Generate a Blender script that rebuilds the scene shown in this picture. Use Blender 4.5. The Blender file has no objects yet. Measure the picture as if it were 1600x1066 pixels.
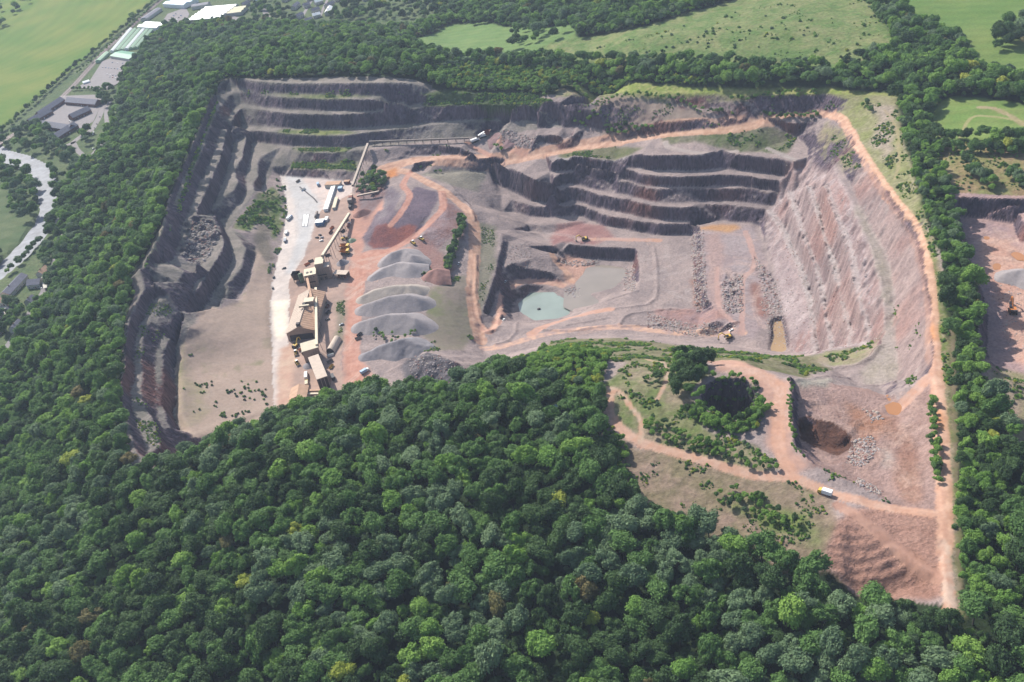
import bpy, math, random, time
import numpy as np
from mathutils import Matrix, Vector
from mathutils.geometry import delaunay_2d_cdt
T0 = time.time()
rnd = random.Random(7)
nrs = np.random.RandomState(11)
S = bpy.context.scene
COL = S.collection

# ---------------------------------------------------------------- camera, sky, sun, exposure
FPX, PITCH, ROLL, HCAM = 1570.0, math.radians(35), math.radians(11), 470.0
_f = np.array([0, math.cos(PITCH), -math.sin(PITCH)])
_u = np.array([0, math.sin(PITCH), math.cos(PITCH)])
_r = np.array([1.0, 0, 0])
CR = math.cos(ROLL) * _r - math.sin(ROLL) * _u
CU = math.sin(ROLL) * _r + math.cos(ROLL) * _u
cam = bpy.data.objects.new('camera', bpy.data.cameras.new('camera'))
COL.objects.link(cam)
S.camera = cam
cam.data.sensor_width = 36.0
cam.data.lens = FPX / 1600 * 36
cam.data.clip_start = 1.0
cam.data.clip_end = 30000
cam.matrix_world = Matrix(((CR[0], CU[0], -_f[0], 0), (CR[1], CU[1], -_f[1], 0), (CR[2], CU[2], -_f[2], HCAM), (0, 0, 0, 1)))

SUN_EL = math.radians(41)
SUN_DIR = np.array([-0.52, 0.854])           # where the sun stands, seen from above (x right, y away)
SUN_DIR = SUN_DIR / np.linalg.norm(SUN_DIR)
W = bpy.data.worlds.new('World')
S.world = W
W.use_nodes = True
nt = W.node_tree
bg = nt.nodes['Background']
sky = nt.nodes.new('ShaderNodeTexSky')
sky.sky_type = 'NISHITA'
sky.sun_disc = False
sky.sun_elevation = SUN_EL
sky.sun_rotation = math.atan2(SUN_DIR[0], SUN_DIR[1])
sky.altitude = 300
sky.air_density = 1.0
sky.dust_density = 2.0
nt.links.new(sky.outputs[0], bg.inputs[0])
bg.inputs[1].default_value = 0.125
sun = bpy.data.objects.new('sun', bpy.data.lights.new('sun', 'SUN'))
COL.objects.link(sun)
sun.data.energy = 4.4
sun.data.angle = math.radians(0.8)
sun.data.color = (1.0, 0.955, 0.89)
sd = Vector((SUN_DIR[0] * math.cos(SUN_EL), SUN_DIR[1] * math.cos(SUN_EL), math.sin(SUN_EL)))
sun.rotation_euler = sd.to_track_quat('Z', 'Y').to_euler()
sun.location = (-300, 900, 900)
vs = S.view_settings
vs.view_transform = 'Standard'
vs.look = 'None'
vs.exposure = 0.78
vs.gamma = 1.0
vs.use_curve_mapping = False
S.render.engine = 'CYCLES'
S.cycles.max_bounces = 5
S.cycles.diffuse_bounces = 3
S.cycles.glossy_bounces = 2
S.cycles.transmission_bounces = 2
S.cycles.volume_bounces = 0
S.cycles.use_light_tree = True
S.cycles.transparent_max_bounces = 4
S.cycles.use_fast_gi = False
S.cycles.use_denoising = True

# ---------------------------------------------------------------- survey helpers: sight lines from the aerial view to places on the ground
def ray(px, py):
    return _f + (px - 800) / FPX * CR + (533 - py) / FPX * CU
def at(px, py, z):
    d = ray(px, py)
    t = (z - HCAM) / d[2]
    return (d[0] * t, d[1] * t, z)
def pts(s, z=None):
    """'x,y x,y,z ...' -> world points"""
    out = []
    raw = [tuple(float(v) for v in q.split(',')) for q in s.split()]
    n = len(raw)
    acc = [0.0]
    for i in range(1, n):
        acc.append(acc[-1] + math.hypot(raw[i][0] - raw[i - 1][0], raw[i][1] - raw[i - 1][1]))
    for i, q in enumerate(raw):
        if len(q) > 2:
            zz = q[2]
        elif isinstance(z, tuple):
            zz = z[0] + (z[1] - z[0]) * acc[i] / max(acc[-1], 1e-6)
        else:
            zz = z
        out.append(at(q[0], q[1], zz))
    return out

LINES = []
def L(z, s):
    LINES.append(pts(s, z))

# -- benches of the north-west wall, crest (c) and toe (t) of every face
L((67,75), "218,420 237,392 251,365 258,340 263,312 275,280 287,255 298,230 305,215 318,180 328,155 345,130 360,121 400,127 450,131 500,130 560,130 600,129,74 640,130,70 660,135,65 674,141,59")
L((63,62), "222,423 243,398 257,368 264,343 270,315 283,283 297,258 308,233 316,210 330,175 340,152 352,140 370,135 400,143 450,146 500,148 560,149 620,151,60 680,149,56")
L(60, "240,412 255,390 264,367 270,352 272,334 282,307 292,285 305,264 316,240 324,210 334,185 341,170 350,160 362,147 375,143 400,147 440,153 500,156 560,157 600,157.5,58.5 620,158,57 640,158.5,53.5 662,160,50")
L(49, "251,417 262,410 272,400 277,380 282,352 295,337 302,315 311,290 322,265 335,238 343,212 354,190 366,170 376,163 400,166 440,171 500,173 560,172 600,170 640,166 664,162")
L(48, "307,335 317,310 330,282 340,261 347,241 352,220 358,203 367,180 378,169 400,170 440,177 470,179 500,180 530,180 560,178 600,175 640,170 665,166 700,165 750,164 800,164 834,165 840,170 870,168 880,169 920,173 930,175")
L(33, "320,343 326,332 340,305 350,275 360,240 366,215 377,197 400,198 440,200 500,201 560,199 600,197 650,195 700,189 760,184 800,185 840,189 870,189 900,187 920,182 934,177")
L(32, "337,337 337,325 350,307 365,297 372,285 366,265 380,245 382,228 386,214 391,205 400,205 430,207 460,211 500,212 540,212 560,209 580,206 640,200 700,193 760,188.5 795,191")
L(20.5, "342,347 355,340 371,322 385,300 386,267 391,247 392,228 396,222 420,224 450,228 500,230 540,231 575,227 600,224 640,222 700,219 740,213 775,207 800,203")
L(20, "359,355 372,330 389,310 398,298 396,288 404,275 403,255 411,235 418,226 440,229 470,236 500,239 540,237 562,234 575,235 600,232 640,228 680,227 720,231 738,237")
L((9,12), "408,300 412,280 420,262 440,261 455,257 500,256 540,256 562,253 580,254 620,250 650,244 690,242 715,242")
L(9, "455,263 480,264 510,265 540,267 556,266")
L(1, "437,275 445,276 470,278 500,280 520,283 550,284")
# -- lower arm of the same wall
L((60,58), "238,440 226,452 216,467 206,489 200,507 197,537 196,577 190,595 192,620 200,660 208,692 218,712")
L(48, "247,452 244,465 230,480 225,497 216,509 211,525 207,549 206,584 203,604 205,640 214,668 224,690 229,714")
L((48,44), "306,408 290,425 277,440 267,462 247,475 237,491 231,505 226,520 221,547 222,571 223,590 221,602 222,622 230,640 240,652 247,675 252,695 259,717")
L((35,36), "311,402 314,417 305,442 297,464 282,489 270,504 255,522 245,540 242,555 240,590 241,615 241,640 244,654 251,672 257,695 262,716")
L((35,30), "337,338 343,352 350,372 351,384 340,405 326,427 312,450 300,465 292,485 282,510 267,530 258,550 257,565 258,580 256,600 255,620 257,637 262,648 268,668")
L((21,14), "345,349 356,372 362,392 362,405 357,420 339,446 320,477 309,500 287,530 279,549 271,570 270,590 276,607 275,627 268,645 276,672")
L(20, "359,356 385,388 376,420 362,437 355,442 347,465 341,480")
L(9, "399,385 398,407 391,432 379,455 370,469 350,481")
L(1, "437,275 447,300 449,330 447,350 440,380 432,410 427,440 424,480 426,520 428,560 430,600 430,640")
L(None, "262,722,36 280,714,20 300,702,12 350,677,6 400,652,2 440,642,1 480,640,1 520,625,1 560,600,1 600,582,2 640,592,4 700,600,4 740,590,0 760,560,-15 800,551,-18 850,541,-19")
# -- wooded ridge in front
L(None, "195,740,58 260,740,58 310,722,61 360,702,65 400,686,69 450,675,74 500,662,77 560,642,81 620,636,83 680,638,85 740,632,87 790,600,88 850,566,87 900,558,86 960,566,86 1040,567,86 1100,566,87 1160,562,86")
# -- pit: south side
L(None, "860,530,-20 900,526,-20 960,522,-21 1020,525,-23 1080,533,-26 1130,538,-23 1180,545,-21 1232,551,-21.5")
L(None, "860,538,0 960,532,8 1050,541,14 1130,548,16 1200,555,17 1245,556,20")
L(None, "900,546,32 1000,548,38 1100,556,43 1200,562,47 1240,562,50 1270,570,53 1300,575,55 1337,570,58 1362,559,60 1376,540,60 1383,510,60 1382,480,60")
# -- pit: rear faces
L(30, "1008,243 1050,243 1087,242 1129,236 1155,242 1200,248 1243,256")
L(16, "985,262 1008,264 1050,266 1087,266 1129,263 1155,265 1200,271 1228,276")
L(None, "862,254,15 870,251,15 884,251,15 905,254,15 924,259,15 950,263,15 974,264,15 997,271,15 1027,276,15 1060,277,15 1100,276,15 1130,273,15 1160,275,15 1180,279,15 1219,283,15")
L(6, "860,268 875,267 897,265 917,267 932,271 953,273 975,278 997,286 1020,291 1065,291 1110,290 1155,290 1175,292 1217,299")
L(5, "866,278 875,272 897,270 917,272 932,277 953,278 965,283 980,284 997,290 1020,296 1065,295 1110,295 1155,295 1173,295 1200,302")
L(-5, "862,295 880,288 890,287 905,289 932,297 962,303 980,304 1005,311 1027,316 1065,318 1098,315 1140,314 1165,316 1200,322")
L(-6, "864,301 878,298 887,292 905,295 932,304 962,310 980,311 1005,319 1027,323 1065,325 1087,323 1098,320 1140,320 1162,323 1184,326")
L(-18, "774,286,-13 785,293,-14 807,302,-16 830,313,-17 854,316 875,317 896,314 920,320 950,328 980,334 1005,340 1035,344 1080,346 1125,345 1176,349")
L(-18.5, "783,305,-15 800,311,-16.5 815,317 836,323 851,323 875,322 897,320 917,325 942,335 957,340 980,341 997,346 1027,349 1050,350 1065,350 1080,350 1087,352")
L(-28, "785,331,-23 803,331,-26 824,338 854,341 882,340 912,338 942,352 980,358 990,361 1020,367 1057,367 1086,362")
L(None, "776,262,1 797,265,5 815,272,6.5 836,281,6 851,283,6.5 860,280,6.5")
L(12, "648,256 684,251 725,248 764,247 773,251")
L((4,1.5), "653,266 667,273 688,271 732,268 770,261")
L(-28, "826,350 845,353 866,351")
L(-33, "832,362 845,366 862,364")
# -- pit: floors and steps
L(-28, "860,395 872,388 887,382 930,386 960,387 992,389")
L(-39, "866,402 902,402 935,405 960,406 990,408")
L(-28, "994,390 998,420 999,440 995,455")
L(-39, "988,408 988,420 986,440 975,455")
L(-18.8, "1095,357 1098,400 1102,440 1105,470 1120,480")
L(-28, "1080,368 1082,400 1086,440 1089,472 1100,484")
L(-19, "1190,355 1150,400 1170,470 1180,520 1120,500")
L(-28, "1030,400 1035,450 1050,480")
L(-28, "862,384 885,376 930,375")
L((-10,-17), "785,365 783,390 778,410 770,440 762,465 755,490")
L((-16,-25), "795,378 791,400 785,420 777,448 769,470 761,493")
L(None, "757,330,-4 760,360,-8 752,400,-10 752,440,-13 748,470,-15")
L(None, "800,360,-16 820,385,-20 832,405,-23 800,412,-18")
L(None, "795,424,-23 820,420,-25 845,422,-28 865,428,-32")
L(None, "800,447,-31 815,436,-33 850,436,-36 880,442,-38.5 900,430,-39.3 905,415,-39 868,402,-38")
L(None, "805,452,-33 825,445,-35 850,447,-38 872,453,-40 885,460,-40")
L(-41, "810,472 817,468 828,468 831,455 866,455 880,463 889,470 890,492 870,499 836,501 826,496 810,486 806,470")
L(None, "793,455,-30 786,475,-28 780,500,-25 764,514,-22 752,507,-19")
L(None, "799,468,-37 797,490,-35 805,503,-34")
L(None, "807,505,-27 830,506,-27 870,502,-29 905,492,-30 925,481,-31 950,472,-30 975,464,-29 995,457,-28")
L(None, "800,515,-22 840,513,-22.5 880,506,-23 920,496,-26 960,484,-28 1010,478,-28")
L(-39.8, "917,419 941,414 974,419 979,432 975,450 950,462 926,476 896,483 892,470 902,452 899,443 912,429 917,419")
# -- haul road down the west side of the pit and around
L(None, "600,265,9 640,270,9 665,283,8 700,303,5 735,335,1 741,400,-7 738,450,-12 745,500,-16 756,542,-20")
L(None, "600,262,10 640,252,11 700,247,13 740,243,12 790,249,9 822,245,11 850,240,14")
L(None, "770,532,-20 830,522,-21 880,516,-21.5 960,511,-22 1050,519,-24 1120,522,-27")
# -- haul road to the east and along the rim
L(None, "850,240,14 900,230,18 950,222,24 1000,214,29 1050,207,34 1150,197,42 1220,178,50 1270,172,55 1300,174,58 1325,200,62 1345,235,66 1380,290,72 1420,345,78 1440,390,82 1455,460,86 1457,530,90 1465,600,94 1472,700,98 1476,800,100 1478,900,101 1485,960,100")
L(None, "870,246,19 920,247,18.5 960,252,18 985,243,26 1000,241,29.5 1050,239,30 1100,238,30 1150,233,31 1200,243,31 1246,250,32")
L(None, "840,212,27 870,213,28 895,211,28")
L(None, "845,222,21 870,223,21 890,219,22")
L(None, "840,200,30 880,198,31 920,195,33 950,205,31")
L(None, "960,160,54 1020,158,55 1090,168,52 1140,175,52")
L(None, "950,208,30 1000,198,37 1040,192,42 1100,186,46")
L(None, "870,150,56 940,147,57 1000,140,62 1100,146,63 1200,150,64 1290,147,68 1350,160,72 1400,200,76 1425,260,80 1445,330,86 1470,400,88")
L(None, "800,165,49 850,160,52 900,160,54 940,165,52")
L(None, "690,146,58 760,146,55 830,146,53")
# -- east slope benches
L(-19, "1180,352 1190,370 1200,400 1210,440 1220,480 1228,520 1232,549,-21")
for zz, hh, s in ((-7, 9, "1196,328 1215,352 1229,378 1244,412 1256,450 1265,487 1268,525 1270,552"),
              (9, 10, "1230,300 1240,335 1250,363 1265,405 1277,450 1285,487 1290,520 1293,548"),
              (27, 9, "1257,290 1270,322 1280,357 1287,384 1299,420 1307,450 1312,480 1322,517 1325,540"),
              (44, 8, "1285,290 1295,322 1311,360 1325,397 1331,435 1335,460 1342,487 1350,510 1352,535")):
    q = [[float(v) for v in w.split(',')] for w in s.split()]
    L(zz, ' '.join('%g,%g' % (a, b) for a, b in q))
    L(zz + 1.2, ' '.join('%g,%g' % (a + 11 + 3 * math.sin(i * 2.1), b) for i, (a, b) in enumerate(q)))
L((50,61), "1300,262 1318,290 1330,320 1345,355 1362,393 1374,435 1382,480")
L((51,62), "1309,260 1330,290 1343,320 1358,352 1382,393 1394,435 1397,480 1398,516 1400,545 1404,580")
L(62, "1345,602 1375,603 1402,596")
L(None, "1272,195,47 1275,225,42 1262,245,33")
L(None, "1243,195,46 1262,193,46")
L(None, "1244,215,34 1262,232,33")
# -- bowl and tips on the hill in the south-east
L(97, "1232,588 1237,620 1240,660 1243,700 1270,726 1310,746 1340,757 1370,776 1400,792")
L(None, "1240,592,92 1243,620,91 1245,660,89 1251,698,88 1285,721,87 1330,738,88 1350,750,89 1380,764,91 1420,784,96")
L(None, "1245,590,86 1290,597,84 1340,611,84 1385,622,85 1410,634,87 1440,605,91 1450,585,92")
L(88.5, "1248,657 1262,652 1285,660 1305,662 1325,678 1331,688")
L(81.5, "1253,676 1270,690 1290,700 1310,704 1326,696")
L(86.5, "1250,684 1268,698 1290,708 1310,713 1328,705 1336,694")
L(None, "1300,625,87 1350,650,87 1345,700,87 1330,720,87.5")
L(None, "1400,660,88 1430,700,90 1445,760,96")
L(None, "1300,812,98 1340,800,99 1400,800,99 1470,806,100")
L(None, "1325,816,98 1400,862,97 1462,905,98")
L(None, "1288,880,92 1310,906,89 1340,925,85 1380,928,85 1430,916,90 1458,938,95")
L(96, "1110,575 1170,572 1220,590 1225,640 1215,690 1240,735 1300,772")
L(None, "945,605,92 960,650,92 1000,690,92 1080,715,93 1180,742,95 1240,745,96")
# hole with the dark inside
HOLE = "1096,606 1126,592 1160,594 1180,610 1182,634 1164,650 1136,654 1110,642 1098,626"
_h = [np.array(q) for q in pts(HOLE, 95)]
_c = sum(_h) / len(_h)
LINES.append([tuple(q) for q in _h + _h[:1]])
LINES.append([(_c[0] + 0.72 * (q[0] - _c[0]), _c[1] + 0.72 * (q[1] - _c[1]), 64.0) for q in _h + _h[:1]])
LINES.append([(_c[0], _c[1], 62.0)])
# -- foreground hill
for q in ("300,800,62 200,850,52 100,900,38 0,940,22", "500,760,84 700,720,92 850,700,92 930,690,92", "300,1066,60 600,1066,72 900,1066,80 1200,1066,86 1600,1066,90",
          "0,1066,32 -200,1100,10", "600,900,82 900,850,88 1100,900,88 1250,900,90", "960,720,90 1050,780,88 1150,830,88 1250,870,90",
          "1500,500,88 1520,600,92 1540,700,96 1570,800,98 1590,900,98 1640,1000,96",
          "160,600,50 100,640,26 50,680,8 0,720,-2", "150,500,44 110,520,18 80,540,4", "200,400,46 150,430,16 120,450,3", "250,280,50 190,320,16 160,330,4",
          "300,170,58 250,190,28 215,205,8", "330,110,66 290,110,40 240,110,10"):
    L(None, q)
# -- valley floor at the foot of the wooded slope
L(0, "700,-5 640,20 600,45 540,49 470,47 400,46 330,44 255,46 215,95 190,140 170,195 145,250 110,330 95,400 78,460 52,520 20,580 -20,620 -120,760")
L(None, "320,84,58 380,76,66 450,72,68 550,74,68 620,86,69 680,102,67")
L(48.5, "690,160.5 750,159.5 800,159.5 834,160")
L(None, "690,56,20 760,45,30 850,28,38 900,5,42")
L(None, "720,80,40 780,85,50 850,90,56 930,95,62")
L(None, "1000,112,66 1100,118,72 1200,118,74 1300,118,77 1400,120,81 1450,132,84 1500,165,86 1550,195,87 1620,205,88")
L(None, "1000,60,78 1200,50,84 1350,40,86 1500,60,88 1620,90,90")
L(None, "1000,15,64 1200,-20,78 1400,-40,84 1640,-40,88")
# -- neighbouring quarry in the east
L(84, "1485,270 1490,310 1510,308 1540,310 1570,311 1582,318 1640,312")
L(None, "1490,312,84 1497,335,83 1506,370,84 1516,410,85 1531,460,87 1534,500,88 1531,560,90 1541,620,92 1560,660,92 1600,720,94")
L(None, "1499,340,70 1507,374,71 1519,418,72 1538,465,73 1543,500,72 1540,552,74")
L(71, "1499,341 1530,340 1575,339 1584,341")
L(None, "1590,335,80 1600,350,80 1630,380,80")
L(71, "1587,352 1597,395 1620,430")
L(None, "1560,400,71 1560,480,72 1620,520,72 1570,550,73")
L(None, "1545,560,76 1570,590,80 1620,600,82")
# -- stockpile ground
L(None, "548,300,2 545,340,2 550,400,2 545,460,1.5 540,520,1 560,560,1")
L(None, "612,284,9 628,305,11 616,330,11 602,350,9")
L(2, "590,328 577,352 566,372")
L(None, "650,294,9 682,299,9.5 684,310,9.5 673,330,8.5 656,350,6")
L(None, "600,385,2 620,387,2 640,376,2.5 662,352,4")
L(None, "690,300,9 700,330,8 690,355,6 720,360,4")
L(2, "570,420 660,440 670,500 650,560")
L(None, "672,440,4 700,445,3 730,445,-8 672,520,2 730,520,-11")
L(None, "645,560,8 672,556,13 700,566,11 735,582,1")
L(None, "560,290,4 575,300,4 590,290,7")
# -- far frame of the map
for q in ((-2600, -200, 0), (-2600, 3600, 0), (-1200, 3600, 0), (-100, 3600, 0), (1000, 3600, 70), (2000, 3600, 90), (2000, 1500, 90), (2000, -200, 80), (700, 500, 90), (800, 900, 88),
          (700, -200, 80), (100, -200, 60), (-400, -200, 10), (-900, 200, 0), (-900, 700, 0), (-700, 1000, 0), (-1200, 1500, 0), (0, 2300, 5), (400, 1900, 50)):
    LINES.append([q])

# ---------------------------------------------------------------- triangulated survey -> height grid
def axis(parts):
    out = [parts[0][0]]
    for a, b, s0, s1 in parts:
        x = a
        while x < b - 1e-6:
            t = (x - a) / (b - a)
            x += s0 + (s1 - s0) * t
            out.append(min(x, b))
    return np.array(sorted(set(np.round(out, 3))))
XS = axis([(-2600, -1000, 60, 14), (-1000, -340, 12, 3), (-340, 420, 1.25, 1.25), (420, 560, 1.5, 4), (560, 2000, 5, 70)])
YS = axis([(-200, 150, 40, 6), (150, 270, 4, 1.5), (270, 1090, 1.25, 1.25), (1090, 1500, 1.6, 5), (1500, 3600, 6, 60)])
NX, NY = len(XS), len(YS)
V2, VZ, ED = [], [], []
for l in LINES:
    dense = [l[0]]
    for a, b in zip(l[:-1], l[1:]):
        n = max(1, int(math.hypot(a[0] - b[0], a[1] - b[1]) / 14))
        for k in range(1, n + 1):
            t = k / n
            dense.append(tuple(a[i] + (b[i] - a[i]) * t for i in range(3)))
    i0 = len(V2)
    for d in dense:
        V2.append(Vector((d[0], d[1])))
        VZ.append(d[2])
    ED += [(i0 + i, i0 + i + 1) for i in range(len(dense) - 1)]
cv, ce, cf, ov, oe, of = delaunay_2d_cdt(V2, ED, [], 0, 1e-4)
VZ = np.array(VZ)
VP = np.array([tuple(v) for v in V2])
cz = np.zeros(len(cv))
for i, o in enumerate(ov):
    if o:
        cz[i] = VZ[o[0]]
    else:
        d = (VP[:, 0] - cv[i][0]) ** 2 + (VP[:, 1] - cv[i][1]) ** 2
        k = np.argsort(d)[:2]
        cz[i] = VZ[k].mean()
cxy = np.array([tuple(v) for v in cv])

# value noise
_tab = nrs.rand(256, 256)
def vnoise(x, y, seed=0):
    x = x + seed * 37.17
    y = y + seed * 91.53
    xi = np.floor(x).astype(int); yi = np.floor(y).astype(int)
    fx = x - xi; fy = y - yi
    fx = fx * fx * (3 - 2 * fx); fy = fy * fy * (3 - 2 * fy)
    a = _tab[xi & 255, yi & 255]; b = _tab[(xi + 1) & 255, yi & 255]
    c = _tab[xi & 255, (yi + 1) & 255]; d = _tab[(xi + 1) & 255, (yi + 1) & 255]
    return (a * (1 - fx) + b * fx) * (1 - fy) + (c * (1 - fx) + d * fx) * fy - 0.5
def fbm(x, y, scale, octv=3, seed=0):
    out = 0; amp = 1.0; tot = 0
    for o in range(octv):
        out = out + amp * vnoise(x / scale, y / scale, seed + o * 5)
        tot += amp; amp *= 0.55; scale *= 0.47
    return out / tot * 2

GX, GY = np.meshgrid(XS, YS, indexing='ij')
Z0 = np.full((NX, NY), np.nan)
for f in cf:
    for k in range(1, len(f) - 1):
        ia, ib, ic = f[0], f[k], f[k + 1]
        (x1, y1), (x2, y2), (x3, y3) = cxy[ia], cxy[ib], cxy[ic]
        den = (y2 - y3) * (x1 - x3) + (x3 - x2) * (y1 - y3)
        if abs(den) < 1e-9: continue
        a0 = np.searchsorted(XS, min(x1, x2, x3)); a1 = np.searchsorted(XS, max(x1, x2, x3), 'right')
        b0 = np.searchsorted(YS, min(y1, y2, y3)); b1 = np.searchsorted(YS, max(y1, y2, y3), 'right')
        if a0 >= a1 or b0 >= b1: continue
        gx = XS[a0:a1, None]; gy = YS[None, b0:b1]
        l1 = ((y2 - y3) * (gx - x3) + (x3 - x2) * (gy - y3)) / den
        l2 = ((y3 - y1) * (gx - x3) + (x1 - x3) * (gy - y3)) / den
        l3 = 1 - l1 - l2
        m = (l1 >= -1e-9) & (l2 >= -1e-9) & (l3 >= -1e-9)
        sub = Z0[a0:a1, b0:b1]
        zz = l1 * cz[ia] + l2 * cz[ib] + l3 * cz[ic]
        sub[m] = zz[m]
Z0 = np.nan_to_num(Z0, nan=0.0)

def bil(A, x, y):
    x = np.asarray(x, float); y = np.asarray(y, float)
    i = np.clip(np.searchsorted(XS, x) - 1, 0, NX - 2); j = np.clip(np.searchsorted(YS, y) - 1, 0, NY - 2)
    fx = np.clip((x - XS[i]) / (XS[i + 1] - XS[i]), 0, 1); fy = np.clip((y - YS[j]) / (YS[j + 1] - YS[j]), 0, 1)
    return (A[i, j] * (1 - fx) + A[i + 1, j] * fx) * (1 - fy) + (A[i, j + 1] * (1 - fx) + A[i + 1, j + 1] * fx) * fy
def blur(A, n):
    for _ in range(n):
        B = A.copy()
        B[1:-1, :] = (A[:-2, :] + 2 * A[1:-1, :] + A[2:, :]) / 4
        A = B.copy()
        A[:, 1:-1] = (B[:, :-2] + 2 * B[:, 1:-1] + B[:, 2:]) / 4
    return A
def slope(A):
    gx = np.gradient(A, XS, axis=0); gy = np.gradient(A, YS, axis=1)
    return np.hypot(gx, gy)
print('tin', len(cv), 'grid', NX, NY, NX * NY, round(time.time() - T0, 1))
# ---------------------------------------------------------------- ground refinement
def ground(px, py, A=None):
    """where the sight line through each photo point meets the ground"""
    A = ZG if A is None else A
    px = np.atleast_1d(np.asarray(px, float)); py = np.atleast_1d(np.asarray(py, float))
    D = _f[None] + ((px - 800) / FPX)[:, None] * CR[None] + ((533 - py) / FPX)[:, None] * CU[None]
    T = np.concatenate([np.arange(200, 1500, 4.0), np.arange(1500, 4000, 12.0)])
    out = np.zeros((len(px), 3))
    for k in range(len(px)):
        d = D[k]
        h = bil(A, d[0] * T, d[1] * T)
        below = np.nonzero(HCAM + d[2] * T < h)[0]
        if len(below) == 0:
            t = T[-1]
        else:
            i = max(below[0], 1)
            a, b = T[i - 1], T[i]
            for _ in range(14):
                m = (a + b) / 2
                if HCAM + d[2] * m < bil(A, d[0] * m, d[1] * m): b = m
                else: a = m
            t = (a + b) / 2
        out[k] = (d[0] * t, d[1] * t, HCAM + d[2] * t)
    return out
def PX(s):
    return np.array([[float(v) for v in q.split(',')] for q in s.split()])
def PG(s, z=None, A=None):
    p = PX(s)
    if z is not None:
        return np.array([at(a, b, z) for a, b in p])
    return ground(p[:, 0], p[:, 1], A)
def pip(poly, x, y):
    inside = np.zeros(x.shape, bool)
    n = len(poly)
    j = n - 1
    for i in range(n):
        xi, yi, xj, yj = poly[i][0], poly[i][1], poly[j][0], poly[j][1]
        if yi != yj:
            c = ((yi > y) != (yj > y)) & (x < (xj - xi) * (y - yi) / (yj - yi) + xi)
            inside ^= c
        j = i
    return inside
def box_of(p, pad):
    a0 = max(0, np.searchsorted(XS, p[:, 0].min() - pad)); a1 = np.searchsorted(XS, p[:, 0].max() + pad)
    b0 = max(0, np.searchsorted(YS, p[:, 1].min() - pad)); b1 = np.searchsorted(YS, p[:, 1].max() + pad)
    return slice(a0, a1), slice(b0, b1)
def dist_to(poly, x, y):
    """distance to a polyline and the position along it"""
    best = np.full(x.shape, 1e9); along = np.zeros(x.shape); acc = 0
    for a, b in zip(poly[:-1], poly[1:]):
        dx, dy = b[0] - a[0], b[1] - a[1]
        l2 = dx * dx + dy * dy + 1e-9
        t = np.clip(((x - a[0]) * dx + (y - a[1]) * dy) / l2, 0, 1)
        d = np.hypot(x - a[0] - t * dx, y - a[1] - t * dy)
        m = d < best
        best = np.where(m, d, best); along = np.where(m, acc + t * math.sqrt(l2), along)
        acc += math.sqrt(l2)
    return best, along

QUARRY = PG("206,430 218,421 237,393 251,366 258,341 263,313 275,281 287,256 298,231 305,216 318,181 328,156 345,131 360,122 400,128 450,132 500,131 560,131 600,130 640,131 672,138 700,144 870,147 1000,150 1150,150 1290,146 1360,160 1410,210 1440,330 1472,400 1480,560 1492,800 1500,965 1460,945 1400,935 1340,932 1290,888 1240,895 1150,850 1000,790 950,700 940,600 960,560 850,552 760,588 700,618 640,618 560,622 450,660 300,716 210,745 190,640 190,577 194,507 210,462", A=Z0)
EASTQ = PG("1484,300 1540,304 1640,306 1720,500 1640,720 1600,720 1545,620 1530,560 1525,460 1505,390", A=Z0)
HOLEP = np.array(pts(HOLE, 95))
inq = pip(QUARRY, GX, GY) | pip(EASTQ, GX, GY)
wq = blur((blur(inq.astype(float), 24) > 0.12).astype(float), 4)
soft = blur(Z0, 60)
ZS = Z0 * wq + soft * (1 - wq)
rs_ = pip(PG("405,400 398,420 380,465 352,490 330,490 316,510 296,532 284,555 280,575 284,610 282,650 300,690 350,668 425,640 424,560 418,480 420,440 424,400", A=Z0), GX, GY)
for q_ in ("645,470 665,440 700,432 732,405 734,440 736,480 742,540 700,556 655,552", "655,275 690,276 765,264 775,290 765,325 740,320 710,296", "1225,735 1300,778 1296,880 1240,896 1150,850 1000,790 960,720 1080,722"):
    rs_ |= pip(PG(q_, A=Z0), GX, GY)
wr_ = blur(rs_.astype(float), 8)
ZS = ZS * (1 - wr_) + blur(Z0, 150) * wr_
# jagged crests: the surface is sampled with a small irregular shift
w1 = fbm(GX, GY, 14, 4, 1); w2 = fbm(GX, GY, 14, 4, 9)
amp = 1.3 * wq
ZG = bil(ZS, GX + amp * w1, GY + amp * w2)
sl0 = blur(slope(ZG), 2)
rocky = np.clip((sl0 - 0.35) / 0.8, 0, 1) * wq
ZG = ZG + rocky * (fbm(GX, GY, 7, 3, 3) * 1.2 + fbm(GX, GY, 2.8, 2, 13) * 0.7) + wq * fbm(GX, GY, 16, 4, 4) * 0.35 + (1 - wq) * fbm(GX, GY, 60, 3, 6) * 2.0 * np.clip((ZG - 4) / 10, 0, 1)
# dipping beds on the east slope: short slanting ribs along the benches
ES = PG("1196,335 1228,262 1262,250 1300,262 1318,290 1345,340 1374,430 1384,520 1340,556 1236,548 1222,480 1205,400")
ms = pip(ES, GX, GY).astype(float)
ms = blur(ms, 4)
ca, sa = math.cos(math.radians(38)), math.sin(math.radians(38))
ru, rv = GX * ca + GY * sa, -GX * sa + GY * ca
rib = vnoise(ru / 8, rv / 3.4, 21) + 0.7 * vnoise(ru / 5, rv / 2.2, 22)
ZG = ZG + ms * (rib * 4.4 - 0.4) * np.clip((sl0 - 0.62) * 2.2, 0.04, 1)
OUT_E = PG("1384,520 1374,430 1350,350 1330,290 1350,250 1380,300 1430,380 1452,480 1455,560 1420,620 1390,560")
mo = blur(pip(OUT_E, GX, GY).astype(float), 4)
ZG = ZG + mo * rib * 1.7 * np.clip(sl0 * 1.6, 0.2, 1)
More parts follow.
